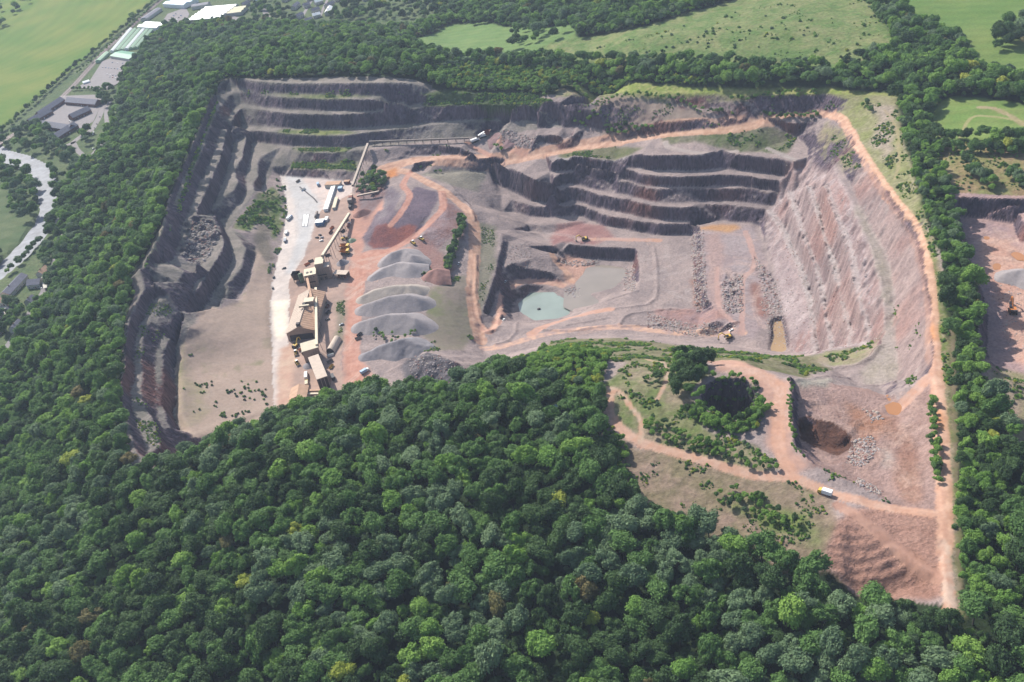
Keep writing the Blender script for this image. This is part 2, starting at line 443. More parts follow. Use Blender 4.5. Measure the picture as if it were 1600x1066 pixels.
# rubble fans and broken rock
def rough(s, h, sc, seed, k=1):
    global ZG
    m = blur(pip(PG(s), GX, GY).astype(float), 3)
    n = fbm(GX, GY, sc, 3, seed)
    if k: n = np.abs(n) * 1.6 - 0.3
    ZG = ZG + m * n * h
rough("296,342 330,340 340,352 346,372 330,390 318,410 306,414 285,405 280,380 284,355", 5.0, 11, 30)
rough("1078,360 1098,360 1106,480 1086,490", 2.2, 5, 31)
rough("865,400 930,404 940,412 900,418 870,412", 2.0, 5, 32)
rough("1128,430 1150,420 1158,470 1150,492 1132,488 1126,460", 3.4, 8, 33)
rough("1175,420 1195,410 1215,440 1225,500 1232,548 1210,470", 2.2, 6, 34)
rough("640,556 700,562 745,588 700,604 640,592", 2.4, 10, 35)
rough("775,225 800,205 840,215 850,235 800,230", 1.6, 9, 36)
rough("1010,470 1110,500 1140,512 1080,520 1010,512", 1.2, 5, 37)
rough("1360,660 1395,690 1380,760 1340,742 1320,720", 1.6, 6, 38)
rough("1290,820 1330,812 1400,865 1465,908 1450,935 1380,930 1340,925 1300,890", 1.0, 8, 39, 0)
rough("760,200 800,200 820,225 780,222", 2.0, 8, 40)
# safety bunds along edges of benches and roads
def bund(s, h=1.3, w=1.5):
    global ZG
    p = PG(s)
    bx = box_of(p, 8)
    d, al = dist_to(p, GX[bx] + 1.2 * w1[bx], GY[bx] + 1.2 * w2[bx])
    ZG[bx] += h * np.exp(-(d / w) ** 2) * (0.75 + 0.6 * vnoise(al / 6, al * 0, 3))
for s, h in (("807,503 830,504 870,500 905,490 925,479 950,470 975,462 995,455", 2.0), ("960,483 1010,477 1024,467 1028,450 1024,400 1022,388", 1.6),
             ("968,508 972,497 990,490 1050,483 1115,480", 1.9), ("970,510 1040,507 1075,515 1100,518 1135,510 1152,503", 1.9), ("850,516 900,517 940,510 968,506", 1.8),
             ("886,508 925,502 950,497", 1.4), ("782,492 776,512 766,520 752,506 747,490 742,460 744,400", 1.8), ("808,505 806,520 795,532 775,538", 1.8),
             ("758,520 775,516 782,510", 1.6), ("606,250 640,246 690,245 740,240", 1.3), ("650,260 690,280 730,318 742,345", 1.5), ("1166,543 1232,553 1300,557 1325,562", 1.6),
             ("1180,560 1240,571 1300,576 1337,571 1362,559 1376,540", 1.8), ("1347,604 1375,604 1402,597", 1.6), ("1245,594 1290,588 1330,590", 1.3), ("1235,592 1238,640 1242,700 1268,724 1310,746 1345,760 1400,792", 1.3),
             ("1255,628 1275,630 1310,648 1345,664", 1.7), ("1400,605 1430,580 1448,545 1452,500", 1.5), ("870,247 905,246 960,254", 1.2), ("1060,166 1100,176", 1.0),
             ("1405,662 1425,690 1435,740 1440,780", 1.0), ("860,545 920,541 1000,551 1060,553", 1.4), ("880,536 960,533 1060,540 1130,549", 1.6)):
    bund(s, h)
# ruts of the tip in the south-east corner
TIP = PG("1303,815 1326,815 1400,868 1432,895 1400,915 1345,928 1310,905 1286,882")
mt = blur(pip(TIP, GX, GY).astype(float), 3)
tcx, tcy = ground([1330], [770])[0][:2]
_rr = np.hypot(GX - tcx, GY - tcy) + 2.5 * fbm(GX, GY, 22, 2, 8)
ZG += mt * 1.6 * (0.6 - (_rr / 5.2) % 1.0) * (0.6 + 0.8 * (vnoise(GX / 12, GY / 12, 44) + 0.5))
# river bed
RIVER = "-60,205 0,240 30,248 58,262 72,290 80,318 72,345 48,376 20,405 -30,445 -120,520"
rp = PG(RIVER, 0)
bx = box_of(rp, 40)
dr, _ = dist_to(rp, GX[bx], GY[bx])
ZG[bx] -= 4.0 * np.clip((17 - dr) / 5, 0, 1)
# level beds for standing water and for the yard
def level(s, z, soft=2):
    global ZG
    m = np.clip(blur(pip(PG(s), GX, GY).astype(float), soft) * 1.4, 0, 1)
    ZG = ZG * (1 - m) + z * m
PUDDLES = (("1206,498 1222,494 1227,515 1230,545 1222,549 1203,547 1207,520", -22.0), ("1384,634 1396,629 1408,632 1409,641 1402,648 1388,646", 86.6), ("1385,618 1394,617 1395,625 1388,628", 84.5),
           ("1578,396 1588,392 1610,398 1610,408 1590,406", 70.6), ("1551,415 1556,411 1564,413 1562,421 1553,421", 71.0), ("1536,368 1546,368 1546,374 1537,374", 70.4))
for s_, z_ in PUDDLES:
    level(s_, z_ - 0.5)
level("829,458 864,457 869,462 886,470 888,490 868,498 836,500 828,495 813,485 810,475", -42.0, 1)
level("917,419 941,414 974,419 977,430 970,437 955,450 930,456 920,459 937,471 926,476 896,482 890,472 902,452 899,443 912,429", -40.4, 2)
TOWN = PG("-200,380 0,205 60,152 150,80 230,10 262,-12 300,-130 900,-130 690,40 640,58 560,50 480,46 400,44 330,40 255,45 215,92 190,125 186,165 160,240 140,262 115,262 95,300 92,345 95,400 70,470 30,540 -20,600 -200,600", 0)
town = pip(TOWN, GX, GY)
ZG = np.where(town & (ZG > -0.5), 0.0, ZG)
SL = slope(ZG)
print('relief', round(time.time() - T0, 1))

# ---------------------------------------------------------------- what covers the ground where: colour of the material and name of the piece
def lin(c):
    c = np.array(c, float) / 255
    return np.where(c <= 0.04045, c / 12.92, ((c + 0.055) / 1.055) ** 2.4)
KA = 0.50
def C(r, g, b, k=1.0):
    return lin((r, g, b)) * KA * k
RGB = np.zeros((NX, NY, 3))
NAMES = ['ground', 'pasture', 'rough_grassland', 'quarry_floor', 'haul_road', 'concrete_yard', 'quarry_wall', 'reclaimed_slope', 'soil_tip', 'farm_track']
ZID = np.zeros((NX, NY), np.uint8)
wa = fbm(GX, GY, 10, 3, 50); wb = fbm(GX, GY, 10, 3, 60)
n_big = fbm(GX, GY, 60, 4, 70); n_mid = fbm(GX, GY, 14, 4, 75); n_fin = fbm(GX, GY, 3.5, 2, 80)
n_dir = 0.7 * vnoise(ru / 10, rv / 3.0, 90) + 0.5 * vnoise(GX / 18, GY / 40, 91)
def mixn(c1, c2, mode):
    n = {'big': n_big * 1.1 + n_fin * 0.25, 'mid': n_mid + n_fin * 0.4, 'fin': n_fin * 1.3 + n_mid * 0.5, 'dir': n_dir * 1.6 + n_fin * 0.3}[mode]
    t = np.clip(0.5 + n, 0, 1)[..., None]
    return c1 * (1 - t) + c2 * t
def paint(m, c1, c2, mode='mid', name=None, a=1.0):
    """m: boolean or soft mask over the grid"""
    bx = np.nonzero(m.any(1))[0], np.nonzero(m.any(0))[0]
    if len(bx[0]) == 0: return
    s = (slice(bx[0][0], bx[0][-1] + 1), slice(bx[1][0], bx[1][-1] + 1))
    n = {'big': n_big[s] * 1.1 + n_fin[s] * 0.25, 'mid': n_mid[s] + n_fin[s] * 0.4, 'fin': n_fin[s] * 1.3 + n_mid[s] * 0.5, 'dir': n_dir[s] * 1.6 + n_fin[s] * 0.3}[mode]
    t = np.clip(0.5 + n, 0, 1)[..., None]
    c = c1 * (1 - t) + c2 * t
    k = (m[s].astype(float) * a)[..., None]
    RGB[s] = RGB[s] * (1 - k) + c * k
    if name:
        q = ZID[s]
        q[m[s] > 0.5] = NAMES.index(name)
def zone(s, c1, c2, mode='mid', name=None, edge=2.5, a=1.0, z=None):
    p = PG(s, z) if isinstance(s, str) else s
    m = np.zeros((NX, NY), bool)
    bx = box_of(p, 6)
    q = pip(p, GX[bx] + edge * 1.5 * wa[bx] + 0.5 * edge * n_fin[bx], GY[bx] + edge * 1.5 * wb[bx])
    m[bx] = q
    if name is None or edge >= 1.5:
        f = np.zeros((NX, NY)); f[bx] = blur(q.astype(float), 2 if name else 4)
        paint(f, c1, c2, mode, None, a)
        if name: ZID[m] = NAMES.index(name)
    else:
        paint(m, c1, c2, mode, name, a)
def road(s, w, c1, c2, name='haul_road', mode='fin', z=None, a=1.0, ruts=True):
    p = PG(s, z)
    q = [p[0]]
    for i in range(len(p) - 1):
        a0 = p[max(i - 1, 0)]; a1 = p[i]; a2 = p[i + 1]; a3 = p[min(i + 2, len(p) - 1)]
        for k in range(1, 7):
            t = k / 6
            q.append(0.5 * ((2 * a1) + (-a0 + a2) * t + (2 * a0 - 5 * a1 + 4 * a2 - a3) * t * t + (-a0 + 3 * a1 - 3 * a2 + a3) * t ** 3))
    p = np.array(q)
    bx = box_of(p, w + 6)
    d, al = dist_to(p, GX[bx] + 0.8 * wa[bx], GY[bx] + 0.8 * wb[bx])
    m = np.zeros((NX, NY))
    m[bx] = np.clip((w / 2 + 0.9 * n_fin[bx] * 0.6 - d) / 0.6 + 0.5, 0, 1) * (0.86 if a == 1 else a)
    paint(m, c1, c2, mode, name)
    if ruts:
        r = np.zeros((NX, NY))
        r[bx] = np.clip(1 - np.abs(d - w * 0.22) / 0.8, 0, 1) * 0.35
        paint(r, c1 * 1.25, c1 * 1.15, 'fin')

GREEN1, GREEN2 = C(74, 96, 58), C(52, 74, 46)
paint(np.ones((NX, NY), bool), C(44, 62, 40), C(58, 74, 44), 'mid')
# valley meadows and hill pastures
FIELD = "-200,-130 300,-130 262,-12 230,10 150,80 60,152 0,205 -200,380"
zone(FIELD, C(112, 146, 60), C(146, 158, 76), 'big', 'pasture', z=0)
zone("-100,225 0,228 40,265 58,300 52,340 20,390 -80,440", C(84, 118, 66), C(112, 142, 80), 'mid', 'pasture', z=-1)
zone("640,62 700,38 760,35 790,42 900,40 900,75 700,92 655,78", C(118, 150, 86), C(134, 158, 94), 'mid', 'pasture')
zone("820,92 860,66 930,56 1000,44 1080,20 1180,-10 1360,-60 1372,0 1385,40 1400,80 1300,108 1200,104 1100,100 1000,92 900,100", C(112, 140, 76), C(152, 156, 104), 'mid', 'rough_grassland')
zone("1372,0 1360,-60 1700,-60 1700,160 1600,130 1520,110 1500,70 1440,40", C(114, 146, 74), C(138, 156, 86), 'big', 'pasture')
zone("1465,160 1500,150 1700,180 1700,235 1500,220 1440,215", C(126, 156, 80), C(146, 164, 92), 'mid', 'pasture')
zone("1455,225 1700,245 1700,330 1600,312 1488,306 1470,262", C(172, 146, 112), C(150, 150, 96), 'mid', 'rough_grassland')
paint(town, C(96, 118, 76), C(120, 132, 92), "mid", None)
# the quarry ground as a whole
zone(QUARRY, C(194, 174, 166), C(166, 150, 146), 'mid', 'quarry_floor', 1)
BENCH1, BENCH2 = C(176, 164, 154), C(140, 134, 124)
zone("190,577 196,507 216,458 206,430 218,415 258,336 305,212 345,126 400,123 672,133 700,165 800,160 925,170 920,185 800,206 740,215 640,224 575,232 556,268 455,262 425,264 408,300 359,356 399,385 398,407 341,481 309,500 271,570 276,672 300,712 210,745", BENCH1, BENCH2, 'mid', 'quarry_floor', 1)
zone("690,140 830,145 860,162 665,166 650,150", C(104, 122, 74), C(86, 100, 66), 'mid', 'rough_grassland')
# green strips on benches
for s in ("455,256 556,254 556,266 455,264", "455,233 550,232 540,239 470,238", "430,204 530,203 560,207 500,212 440,209", "352,136 480,148 620,152 650,157 500,156 375,144", "222,420 256,366 300,250 312,212 328,172 334,176 316,215 300,262 262,366 246,408"):
    zone(s, C(150, 156, 92), C(110, 126, 70), 'fin', None, 2)
zone("408,302 425,290 438,310 442,350 430,380 420,350 400,345 388,362 362,358", C(112, 136, 70), C(150, 146, 112), 'mid', 'rough_grassland', 3)
zone("404,345 420,356 428,400 405,420 392,395", C(150, 138, 124), C(128, 120, 108), 'mid', None, 3)
# reclaimed slopes
zone("399,388 398,407 391,434 370,472 341,483 320,478 309,502 287,532 271,572 274,640 277,672 300,712 350,682 432,645 432,600 426,520 424,480 428,440 425,420", C(208, 182, 164), C(194, 172, 154), 'big', 'reclaimed_slope', 2)
zone("270,590 300,580 330,640 300,668 272,660", C(182, 172, 132), C(190, 170, 150), 'mid', None, 5, 0.7)
zone("664,455 690,440 728,428 735,470 740,520 720,546 690,548 660,522 668,490", C(172, 154, 142), C(150, 142, 122), 'big', 'reclaimed_slope', 2)
zone("940,150 1000,156 1080,164 1108,178 1090,188 1000,208 950,216 930,205 926,185", C(170, 148, 132), C(186, 166, 152), 'mid', 'reclaimed_slope', 2)
zone("868,138 1000,146 1100,150 1270,140 1290,150 1110,162 940,152 870,152", C(176, 160, 136), C(150, 154, 100), 'mid', 'rough_grassland', 2)
zone("870,130 1000,130 1100,138 1300,136 1400,148 1402,158 1290,146 1100,150 950,148", C(152, 168, 84), C(176, 176, 110), 'fin', 'rough_grassland', 2)
zone("1290,148 1402,150 1410,210 1445,330 1440,388 1400,330 1360,260 1335,205 1305,178", C(164, 158, 122), C(146, 150, 96), 'mid', 'rough_grassland', 2)
zone("1360,164 1398,165 1396,200 1390,250 1362,225 1372,190", C(186, 170, 152), C(174, 160, 140), 'mid', None, 3)
zone("1440,330 1460,380 1478,480 1484,560 1492,800 1502,962 1488,962 1482,800 1470,600 1458,480 1444,400", C(166, 152, 116), C(124, 138, 74), 'fin', 'rough_grassland', 2)
zone("1030,205 1110,190 1200,196 1245,215 1232,240 1150,236 1090,222 1040,226", C(146, 138, 118), C(112, 122, 82), 'mid', 'rough_grassland', 2)
zone("870,238 960,228 1005,232 985,242 930,246 872,247", C(140, 134, 108), C(118, 122, 84), 'mid', None, 2)
zone("1290,190 1320,205 1345,262 1320,270 1300,250 1278,250 1276,215", C(150, 150, 104), C(172, 156, 132), 'mid', None, 2)
# yard
zone("436,272 471,272 552,282 548,330 520,334 500,330 490,365 478,392 472,420 455,440 452,470 450,520 452,560 450,610 445,645 428,645 422,480 425,440 438,385 447,340 444,300", C(236, 222, 210, 1.2), C(222, 208, 198, 1.1), 'mid', 'concrete_yard', 1)
zone("472,278 552,283 546,330 506,333 486,302", C(232, 212, 200, 1.2), C(220, 202, 192, 1.1), 'mid', None, 1)
zone("452,440 475,400 500,330 552,300 560,320 545,400 542,460 534,520 532,570 540,600 560,600 520,630 450,646 452,560", C(214, 182, 164), C(190, 164, 150), 'mid', 'concrete_yard', 1)
zone("425,470 448,468 446,520 440,532 430,525", C(250, 238, 214, 1.35), C(244, 230, 208, 1.25), 'mid', None, 1)
zone("446,274 470,274 500,318 488,362 478,390 456,428 446,428 466,370 462,330", C(222, 218, 214, 1.15), C(210, 206, 202, 1.1), 'mid', None, 1.5)
zone("436,545 462,535 458,610 450,645 432,645", C(236, 204, 178), C(222, 180, 158), 'mid', None, 2)
SAL1, SAL2 = C(228, 174, 152), C(210, 152, 130)
zone("560,290 585,310 590,300 605,330 570,372 566,395 600,392 640,385 660,395 640,430 600,420 566,440 556,470 548,540 566,566 585,585 560,604 536,606 535,540 540,460 548,400 545,345", SAL1, C(204, 158, 140), 'mid', 'haul_road', 2)
zone("528,470 540,470 534,540 522,540", C(168, 152, 136), C(140, 140, 108), 'mid', None, 1)
# tips
TP1, TP2 = C(140, 122, 132), C(118, 104, 116)
zone("650,292 682,299 686,312 672,335 655,352 662,352 640,378 620,388 585,388 600,362 622,330 640,300", TP1, TP2, 'mid', 'soil_tip', 1.5)
zone("566,372 590,330 605,330 622,330 610,352 585,386 572,384", C(148, 132, 138), C(128, 114, 122), 'mid', 'soil_tip', 1.5)
zone("588,352 606,348 622,356 640,350 652,356 640,378 620,388 585,388 575,380", C(166, 104, 92), C(132, 90, 90), 'mid', 'soil_tip', 2)
zone("598,300 612,290 626,304 616,328 600,340 588,345 600,318", C(160, 148, 150), C(132, 118, 126), 'mid', 'soil_tip', 1.5)
zone("560,296 600,282 604,300 590,322 570,345 560,330", C(164, 146, 144), C(140, 104, 100), 'mid', None, 1.5)
zone("690,305 722,330 730,380 718,372 700,372 680,395 660,372 668,350 690,330", C(172, 150, 150), C(158, 118, 110), 'mid', 'soil_tip', 1.5)
zone("648,374 668,376 690,395 712,420 700,440 672,425 655,400", C(186, 150, 140), C(168, 128, 120), 'mid', None, 2)
zone("640,552 672,552 700,562 745,585 705,606 640,600 625,575", C(142, 134, 136), C(112, 108, 112), 'mid', 'soil_tip', 2)
# east slope and pit floors
zone(ES, C(206, 188, 184), C(176, 156, 154), 'dir', 'quarry_floor', 2)
for k, s in enumerate(("1262,262 1300,300 1330,420 1338,520 1322,540 1300,440 1280,330", "1210,330 1232,360 1260,450 1262,500 1245,430 1220,370")):
    zone(s, C(194, 154, 142), C(190, 170, 166), 'dir', None, 5, 0.6)
zone("1222,352 1234,352 1266,420 1294,545 1284,545 1258,440", C(196, 190, 188), C(186, 178, 176), 'mid', None, 1.5)
zone("1272,322 1280,320 1300,400 1328,530 1320,530 1294,420", C(196, 186, 180), C(190, 176, 168), 'mid', None, 1.5)
zone("1332,320 1342,320 1358,352 1380,393 1394,435 1397,480 1398,516 1400,545 1404,590 1350,602 1346,580 1376,545 1384,516 1381,480 1374,435 1362,393", C(194, 180, 170), C(180, 168, 152), 'mid', None, 1.5)
zone("1250,560 1330,545 1350,540 1376,520 1374,545 1340,566 1300,572", C(176, 160, 136), C(146, 152, 100), 'mid', None, 2)
zone("860,534 960,528 1050,538 1150,548 1240,558 1300,578 1260,590 1180,575 1100,562 960,566 850,552", C(152, 142, 116), C(124, 126, 86), 'mid', 'rough_grassland', 2)
zone("1085,362 1180,352 1200,420 1215,470 1180,530 1110,520 1105,480", C(190, 174, 172), C(178, 158, 156), 'mid', None, 2)
zone("1090,356 1150,350 1160,356 1140,362 1092,362", C(212, 160, 110), C(220, 174, 130), 'mid', None, 2)
zone("1105,365 1128,362 1130,480 1112,482 1104,430", C(206, 172, 160), C(192, 164, 156), 'mid', None, 3, 0.8)
zone("1080,435 1092,430 1096,480 1088,490", C(190, 128, 100), C(170, 120, 100), 'mid', None, 2)
zone("870,350 900,346 940,350 958,372 930,384 880,378 862,392 862,370", C(188, 146, 138), C(166, 122, 118), 'mid', None, 2)
zone("1020,484 1080,482 1118,480 1150,498 1080,512 1030,505", C(190, 150, 138), C(172, 144, 142), 'mid', None, 2)
zone("1172,442 1184,440 1190,460 1200,475 1200,500 1180,490 1176,465", C(172, 128, 116), C(156, 118, 108), 'mid', None, 2)
zone("745,345 775,355 776,410 762,460 750,490 742,470 742,400", C(158, 150, 132), C(142, 138, 116), 'mid', None, 2)
zone("655,270 760,266 745,300 700,290", C(166, 158, 142), C(150, 142, 128), 'mid', None, 2)
zone("888,398 900,396 906,404 940,420 930,430 905,438 890,436 880,420 868,404", C(222, 178, 158), C(212, 166, 146), 'mid', None, 2)
zone("880,430 905,425 925,412 900,445 885,448", C(226, 182, 160), C(216, 172, 150), 'mid', None, 2)
# hill with scrub, tips and roads
zone("945,600 1000,562 1100,562 1100,580 1120,585 1085,600 1080,640 1100,670 1160,690 1225,730 1180,740 1080,712 1000,690 955,655", C(166, 150, 126), C(124, 136, 82), 'mid', 'rough_grassland', 2)
zone("925,670 960,680 1080,716 1180,744 1240,748 1300,775 1300,812 1288,885 1240,898 1150,850 1000,790 960,740", C(170, 146, 128), C(146, 134, 104), 'mid', 'rough_grassland', 3)
zone("1130,790 1180,770 1230,800 1280,830 1270,850 1200,825", C(116, 142, 68), C(160, 148, 116), 'mid', None, 4)
zone("1100,562 1165,566 1215,590 1232,596 1238,700 1270,728 1240,740 1200,700 1196,640 1188,612 1165,592 1120,580", C(216, 172, 150), C(196, 158, 142), 'mid', 'haul_road', 1.5)
zone("1232,592 1345,606 1410,632 1450,585 1462,620 1470,700 1474,800 1400,792 1340,757 1270,726 1243,700", C(190, 160, 150), C(172, 142, 132), 'mid', 'soil_tip', 1)
zone("1320,625 1380,650 1400,650 1430,700 1442,780 1420,790 1395,760 1405,700 1370,670 1330,650", C(168, 128, 112), C(184, 146, 126), 'mid', None, 2)
zone("1335,640 1375,650 1385,670 1355,690 1330,665", C(196, 146, 116), C(178, 132, 110), 'mid', None, 3)
zone("1246,655 1285,658 1330,682 1332,694 1310,712 1270,698 1252,684", C(118, 84, 70), C(98, 72, 62), 'mid', None, 1)
zone("1246,594 1300,590 1290,604 1250,606", C(198, 196, 178), C(186, 176, 162), 'mid', None, 2)
zone("1382,700 1395,705 1390,735 1378,728", C(196, 194, 184), C(186, 170, 160), 'mid', None, 2)
zone("1303,812 1345,795 1400,790 1474,800 1476,905 1468,938 1440,935 1345,930 1310,906 1285,882", C(192, 150, 132), C(170, 130, 114), 'mid', 'soil_tip', 1.5)
zone("1395,860 1430,870 1470,905 1450,905", C(216, 156, 116), C(190, 140, 116), 'mid', None, 2)
zone(HOLEP, C(120, 138, 78), C(96, 110, 66), 'mid', 'rough_grassland', 2)
# neighbouring quarry
zone(EASTQ, C(204, 170, 160), C(184, 156, 154), 'mid', 'quarry_floor', 1)
zone("1530,370 1560,372 1640,420 1640,600 1585,560 1562,480 1540,420", C(232, 190, 168), C(216, 166, 146), 'mid', None, 4)
zone("1545,565 1600,585 1700,640 1640,720 1600,720 1560,650", C(186, 164, 144), C(156, 150, 112), 'mid', None, 3)
EB = ("1200,330 1219,352 1233,378 1248,412 1260,450 1269,487 1272,525 1274,550", "1234,302 1244,335 1255,363 1270,405 1282,450 1290,487 1295,520 1297,546", "1262,292 1275,322 1286,357 1293,384 1304,420 1312,450 1317,480 1327,517 1330,540", "1290,290 1300,322 1316,360 1330,397 1336,435 1340,460 1347,487 1355,510 1357,530")
for k_, s_ in enumerate(EB):
    road(s_, 6.0, C(206, 194, 188), C(190, 174, 168), None, ruts=False, a=0.6)
# roads
RD1, RD2 = C(232, 188, 160, 1.1), C(220, 170, 142)
road("600,264 640,253 700,248 740,244 790,249 822,245 850,240 900,231 950,223 1050,207 1150,197 1200,187", 17, RD1, RD2)
road("1190,189 1225,179 1270,172 1300,175", 11, RD1, RD2)
road("1290,173 1312,184 1326,202 1345,235 1380,290 1420,345 1440,390 1455,460 1457,530 1465,600 1472,700 1476,800 1476,860", 7.5, RD1, RD2)
road("1476,850 1479,900 1482,940 1488,962", 5.5, C(226, 196, 174), RD2)
road("600,265 640,270 665,283 700,303 735,335 742,370 741,400 738,450 743,500 752,535", 10.5, RD1, RD2)
road("756,545 790,540 830,528 880,516 960,511 1050,519 1120,521 1160,520", 8, RD1, C(196, 168, 160))
road("750,508 764,516 778,500 786,470 800,448 820,440 850,440 880,446", 8, RD1, SAL1)
road("830,522 880,500 925,488 952,484", 9, C(222, 176, 156), RD2)
road("860,395 868,408 885,425 895,440", 6, RD1, RD2)
road("905,374 960,374 1030,376", 6, C(220, 180, 164), RD2)
road("1165,362 1178,400 1176,420 1160,440 1160,500 1158,520", 5, C(214, 174, 160), C(200, 166, 154))
road("1120,418 1122,470 1130,490 1150,505", 4, C(214, 174, 160), C(200, 166, 154))
road("640,270 630,290 640,305 628,330 610,352", 7, SAL1, SAL2)
road("690,300 692,325 670,350 640,375 600,395", 8, SAL1, SAL2)
road("555,600 552,540 556,480 562,440 570,400 600,395", 12, SAL1, SAL2)
road("770,215 790,228 820,240", 8, SAL1, C(232, 178, 150))
road("730,222 755,238 770,246", 6, SAL1, RD2)
road("1000,262 985,245 960,254 900,247 870,247", 4, C(190, 180, 176), C(180, 170, 166), ruts=False)
road("955,610 950,640 965,665 1000,690 1080,714 1180,742 1240,748 1300,772 1380,792 1474,805", 6.5, C(224, 184, 160), RD2)
road("1000,690 1002,660 985,635 968,612 950,606", 3.2, C(210, 184, 160), RD2, 'farm_track')
road("1010,562 1040,572 1040,600 1025,625", 2.5, C(196, 172, 150), RD2, 'farm_track')
road("1240,748 1218,700 1216,640 1215,600 1150,572", 7, C(222, 178, 154), RD2)
road("1400,640 1425,618 1450,590", 7, C(220, 182, 162), RD2)
road("1310,790 1340,808 1400,862 1462,906", 6, C(204, 160, 138), C(186, 142, 122))
road("1150,237 1100,240 1050,232 1040,222", 6, C(206, 190, 180), C(196, 178, 168), ruts=False)
road("1200,232 1245,254", 5, C(196, 184, 176), C(186, 172, 164), ruts=False)
road("1382,172 1400,200 1404,250 1398,280", 3, C(190, 170, 140), C(176, 164, 120), 'farm_track', a=0.6, ruts=False)
road("1490,300 1478,240 1465,200", 3, C(180, 160, 130), C(160, 150, 110), 'farm_track', a=0.6, ruts=False)
road("1600,195 1560,172 1530,168", 5, C(196, 172, 140), C(176, 160, 120), 'farm_track', a=0.8)
road("1500,215 1516,186 1545,182 1600,190", 3, C(190, 176, 130), C(170, 164, 110), 'farm_track', a=0.7)
road("186,530 178,555 172,600", 3, C(178, 158, 130), C(160, 150, 110), 'farm_track', a=0.8, ruts=False)
road("1488,500 1492,700 1500,960", 3, C(170, 150, 124), C(150, 146, 100), 'farm_track', a=0.6, ruts=False)
# standing rust-coloured mud
for s in ("602,268 618,262 622,275 606,280", "1452,506 1462,508 1464,535 1454,533", "1462,640 1472,640 1476,672 1466,674"):
    zone(s, C(232, 160, 100), C(224, 150, 96), 'mid', None, 1)
# wheel tracks on the floors and yards
tr = random.Random(21)
def tracks(s, n, c1, c2, w=1.1, a=0.5, ln=(40, 120), turn=0.02, ang=None):
    p = PG(s)
    c0, c9 = p.min(0), p.max(0)
    for _ in range(n):
        for _k in range(30):
            x, y = tr.uniform(c0[0], c9[0]), tr.uniform(c0[1], c9[1])
            if pip(p, np.array([x]), np.array([y]))[0]: break
        th = tr.uniform(0, 2 * math.pi) if ang is None else ang + tr.gauss(0, 0.25)
        k = tr.gauss(0, turn)
        q = [(x, y)]
        for _k in range(int(tr.uniform(*ln) / 4)):
            x += 4 * math.cos(th); y += 4 * math.sin(th); th += k * 4 * 0.5
            if not pip(p, np.array([x]), np.array([y]))[0]: break
            q.append((x, y))
        if len(q) < 4: continue
        q = np.array(q)
        bx = box_of(q, 5)
        d, _ = dist_to(q, GX[bx] + 0.3 * wa[bx], GY[bx])
        m = np.zeros((NX, NY))
        m[bx] = np.maximum(np.clip(1 - np.abs(d - 1.3) / (w * 0.8), 0, 1) * a, np.clip(1 - d / 3, 0, 1) * a * 0.35)
        paint(m, c1 if tr.random() < 0.6 else c2, c1, 'fin')
LT, DK = C(216, 200, 192), C(140, 122, 118)
tracks("1000,395 1080,372 1086,470 1050,482 1010,480", 16, LT, DK)
tracks("1090,362 1180,356 1200,420 1222,540 1120,530 1100,480", 26, C(220, 190, 176), DK)
tracks("860,520 960,505 1130,515 1130,530 1000,522 880,524", 10, C(228, 186, 164), DK)
tracks("437,280 480,285 540,300 500,330 470,420 448,470 445,560 432,600 430,470", 30, C(244, 236, 228), C(176, 166, 160), 0.9)
tracks("545,340 575,395 640,390 560,470 552,560 580,585 540,600 535,540 545,420", 30, C(244, 214, 194), C(196, 130, 104), 1.1, 0.55)
tracks("1246,600 1345,612 1440,610 1462,700 1440,780 1330,740 1250,700", 30, C(208, 176, 160), C(140, 104, 92))
tracks("1300,812 1400,800 1472,810 1470,900 1400,862 1340,815", 16, C(196, 156, 138), C(132, 96, 84))
tracks("1105,570 1165,570 1215,590 1232,640 1238,700 1215,700 1196,640", 16, C(236, 200, 180), C(176, 134, 118))
tracks("1515,350 1590,345 1620,520 1570,550 1545,470", 24, C(240, 206, 188), C(170, 130, 118))
tracks("300,600 420,480 425,640 350,670 300,690", 10, C(212, 192, 176), C(160, 142, 124), 0.8, 0.35)
tracks("780,345 860,360 940,378 850,385", 8, C(206, 190, 184), DK)
tracks("900,370 1060,372 1060,384 900,382", 6, C(222, 190, 172), DK)
zone("1247,655 1262,651 1286,658 1306,661 1327,677 1334,691 1326,703 1309,711 1288,705 1268,695 1250,683", C(126, 90, 76), C(104, 76, 66), 'fin', 'soil_tip', 0.8)
# mowing lines on the meadows
mw_ = np.isin(ZID, [NAMES.index('pasture')])
RGB *= (1 + 0.06 * (mw_ * np.sin((GX * 0.55 + GY * 0.83) / 2.6 + 1.5 * fbm(GX, GY, 120, 2, 96))))[..., None]
# bare rock wherever the ground is steep
face = np.clip((SL - 0.75) / 0.35, 0, 1) * np.clip(inq + 0.0, 0, 1)
face[pip(HOLEP, GX, GY)] *= 0.9
soilp = pip(PG("1246,650 1335,680 1335,712 1310,715 1250,690"), GX, GY) | (mt > 0.3)
face[soilp] = 0
face[pip(PG("684,138 862,142 866,160 700,163 664,160"), GX, GY)] = 0
face[pip(PG("1285,800 1480,795 1500,960 1300,945"), GX, GY)] = 0
east = np.clip(ms + mo, 0, 1)
paint(face * (1 - east), C(130, 114, 124), C(94, 84, 96), 'mid', 'quarry_wall')
zz = np.clip(vnoise(GX / 34, GY / 34, 61) * 2.2 - 0.25, 0, 1) * face * (1 - east)
paint(zz, C(156, 106, 92), C(138, 96, 90), 'fin')
paint(face * east * 0.6, C(186, 160, 154), C(136, 112, 112), 'dir', None)
zz = np.clip(vnoise(GX / 22, GY / 22, 64) * 2.4, 0, 1) * east * np.clip(SL, 0, 1)
paint(zz * 0.5, C(186, 136, 122), C(160, 116, 106), 'fin')
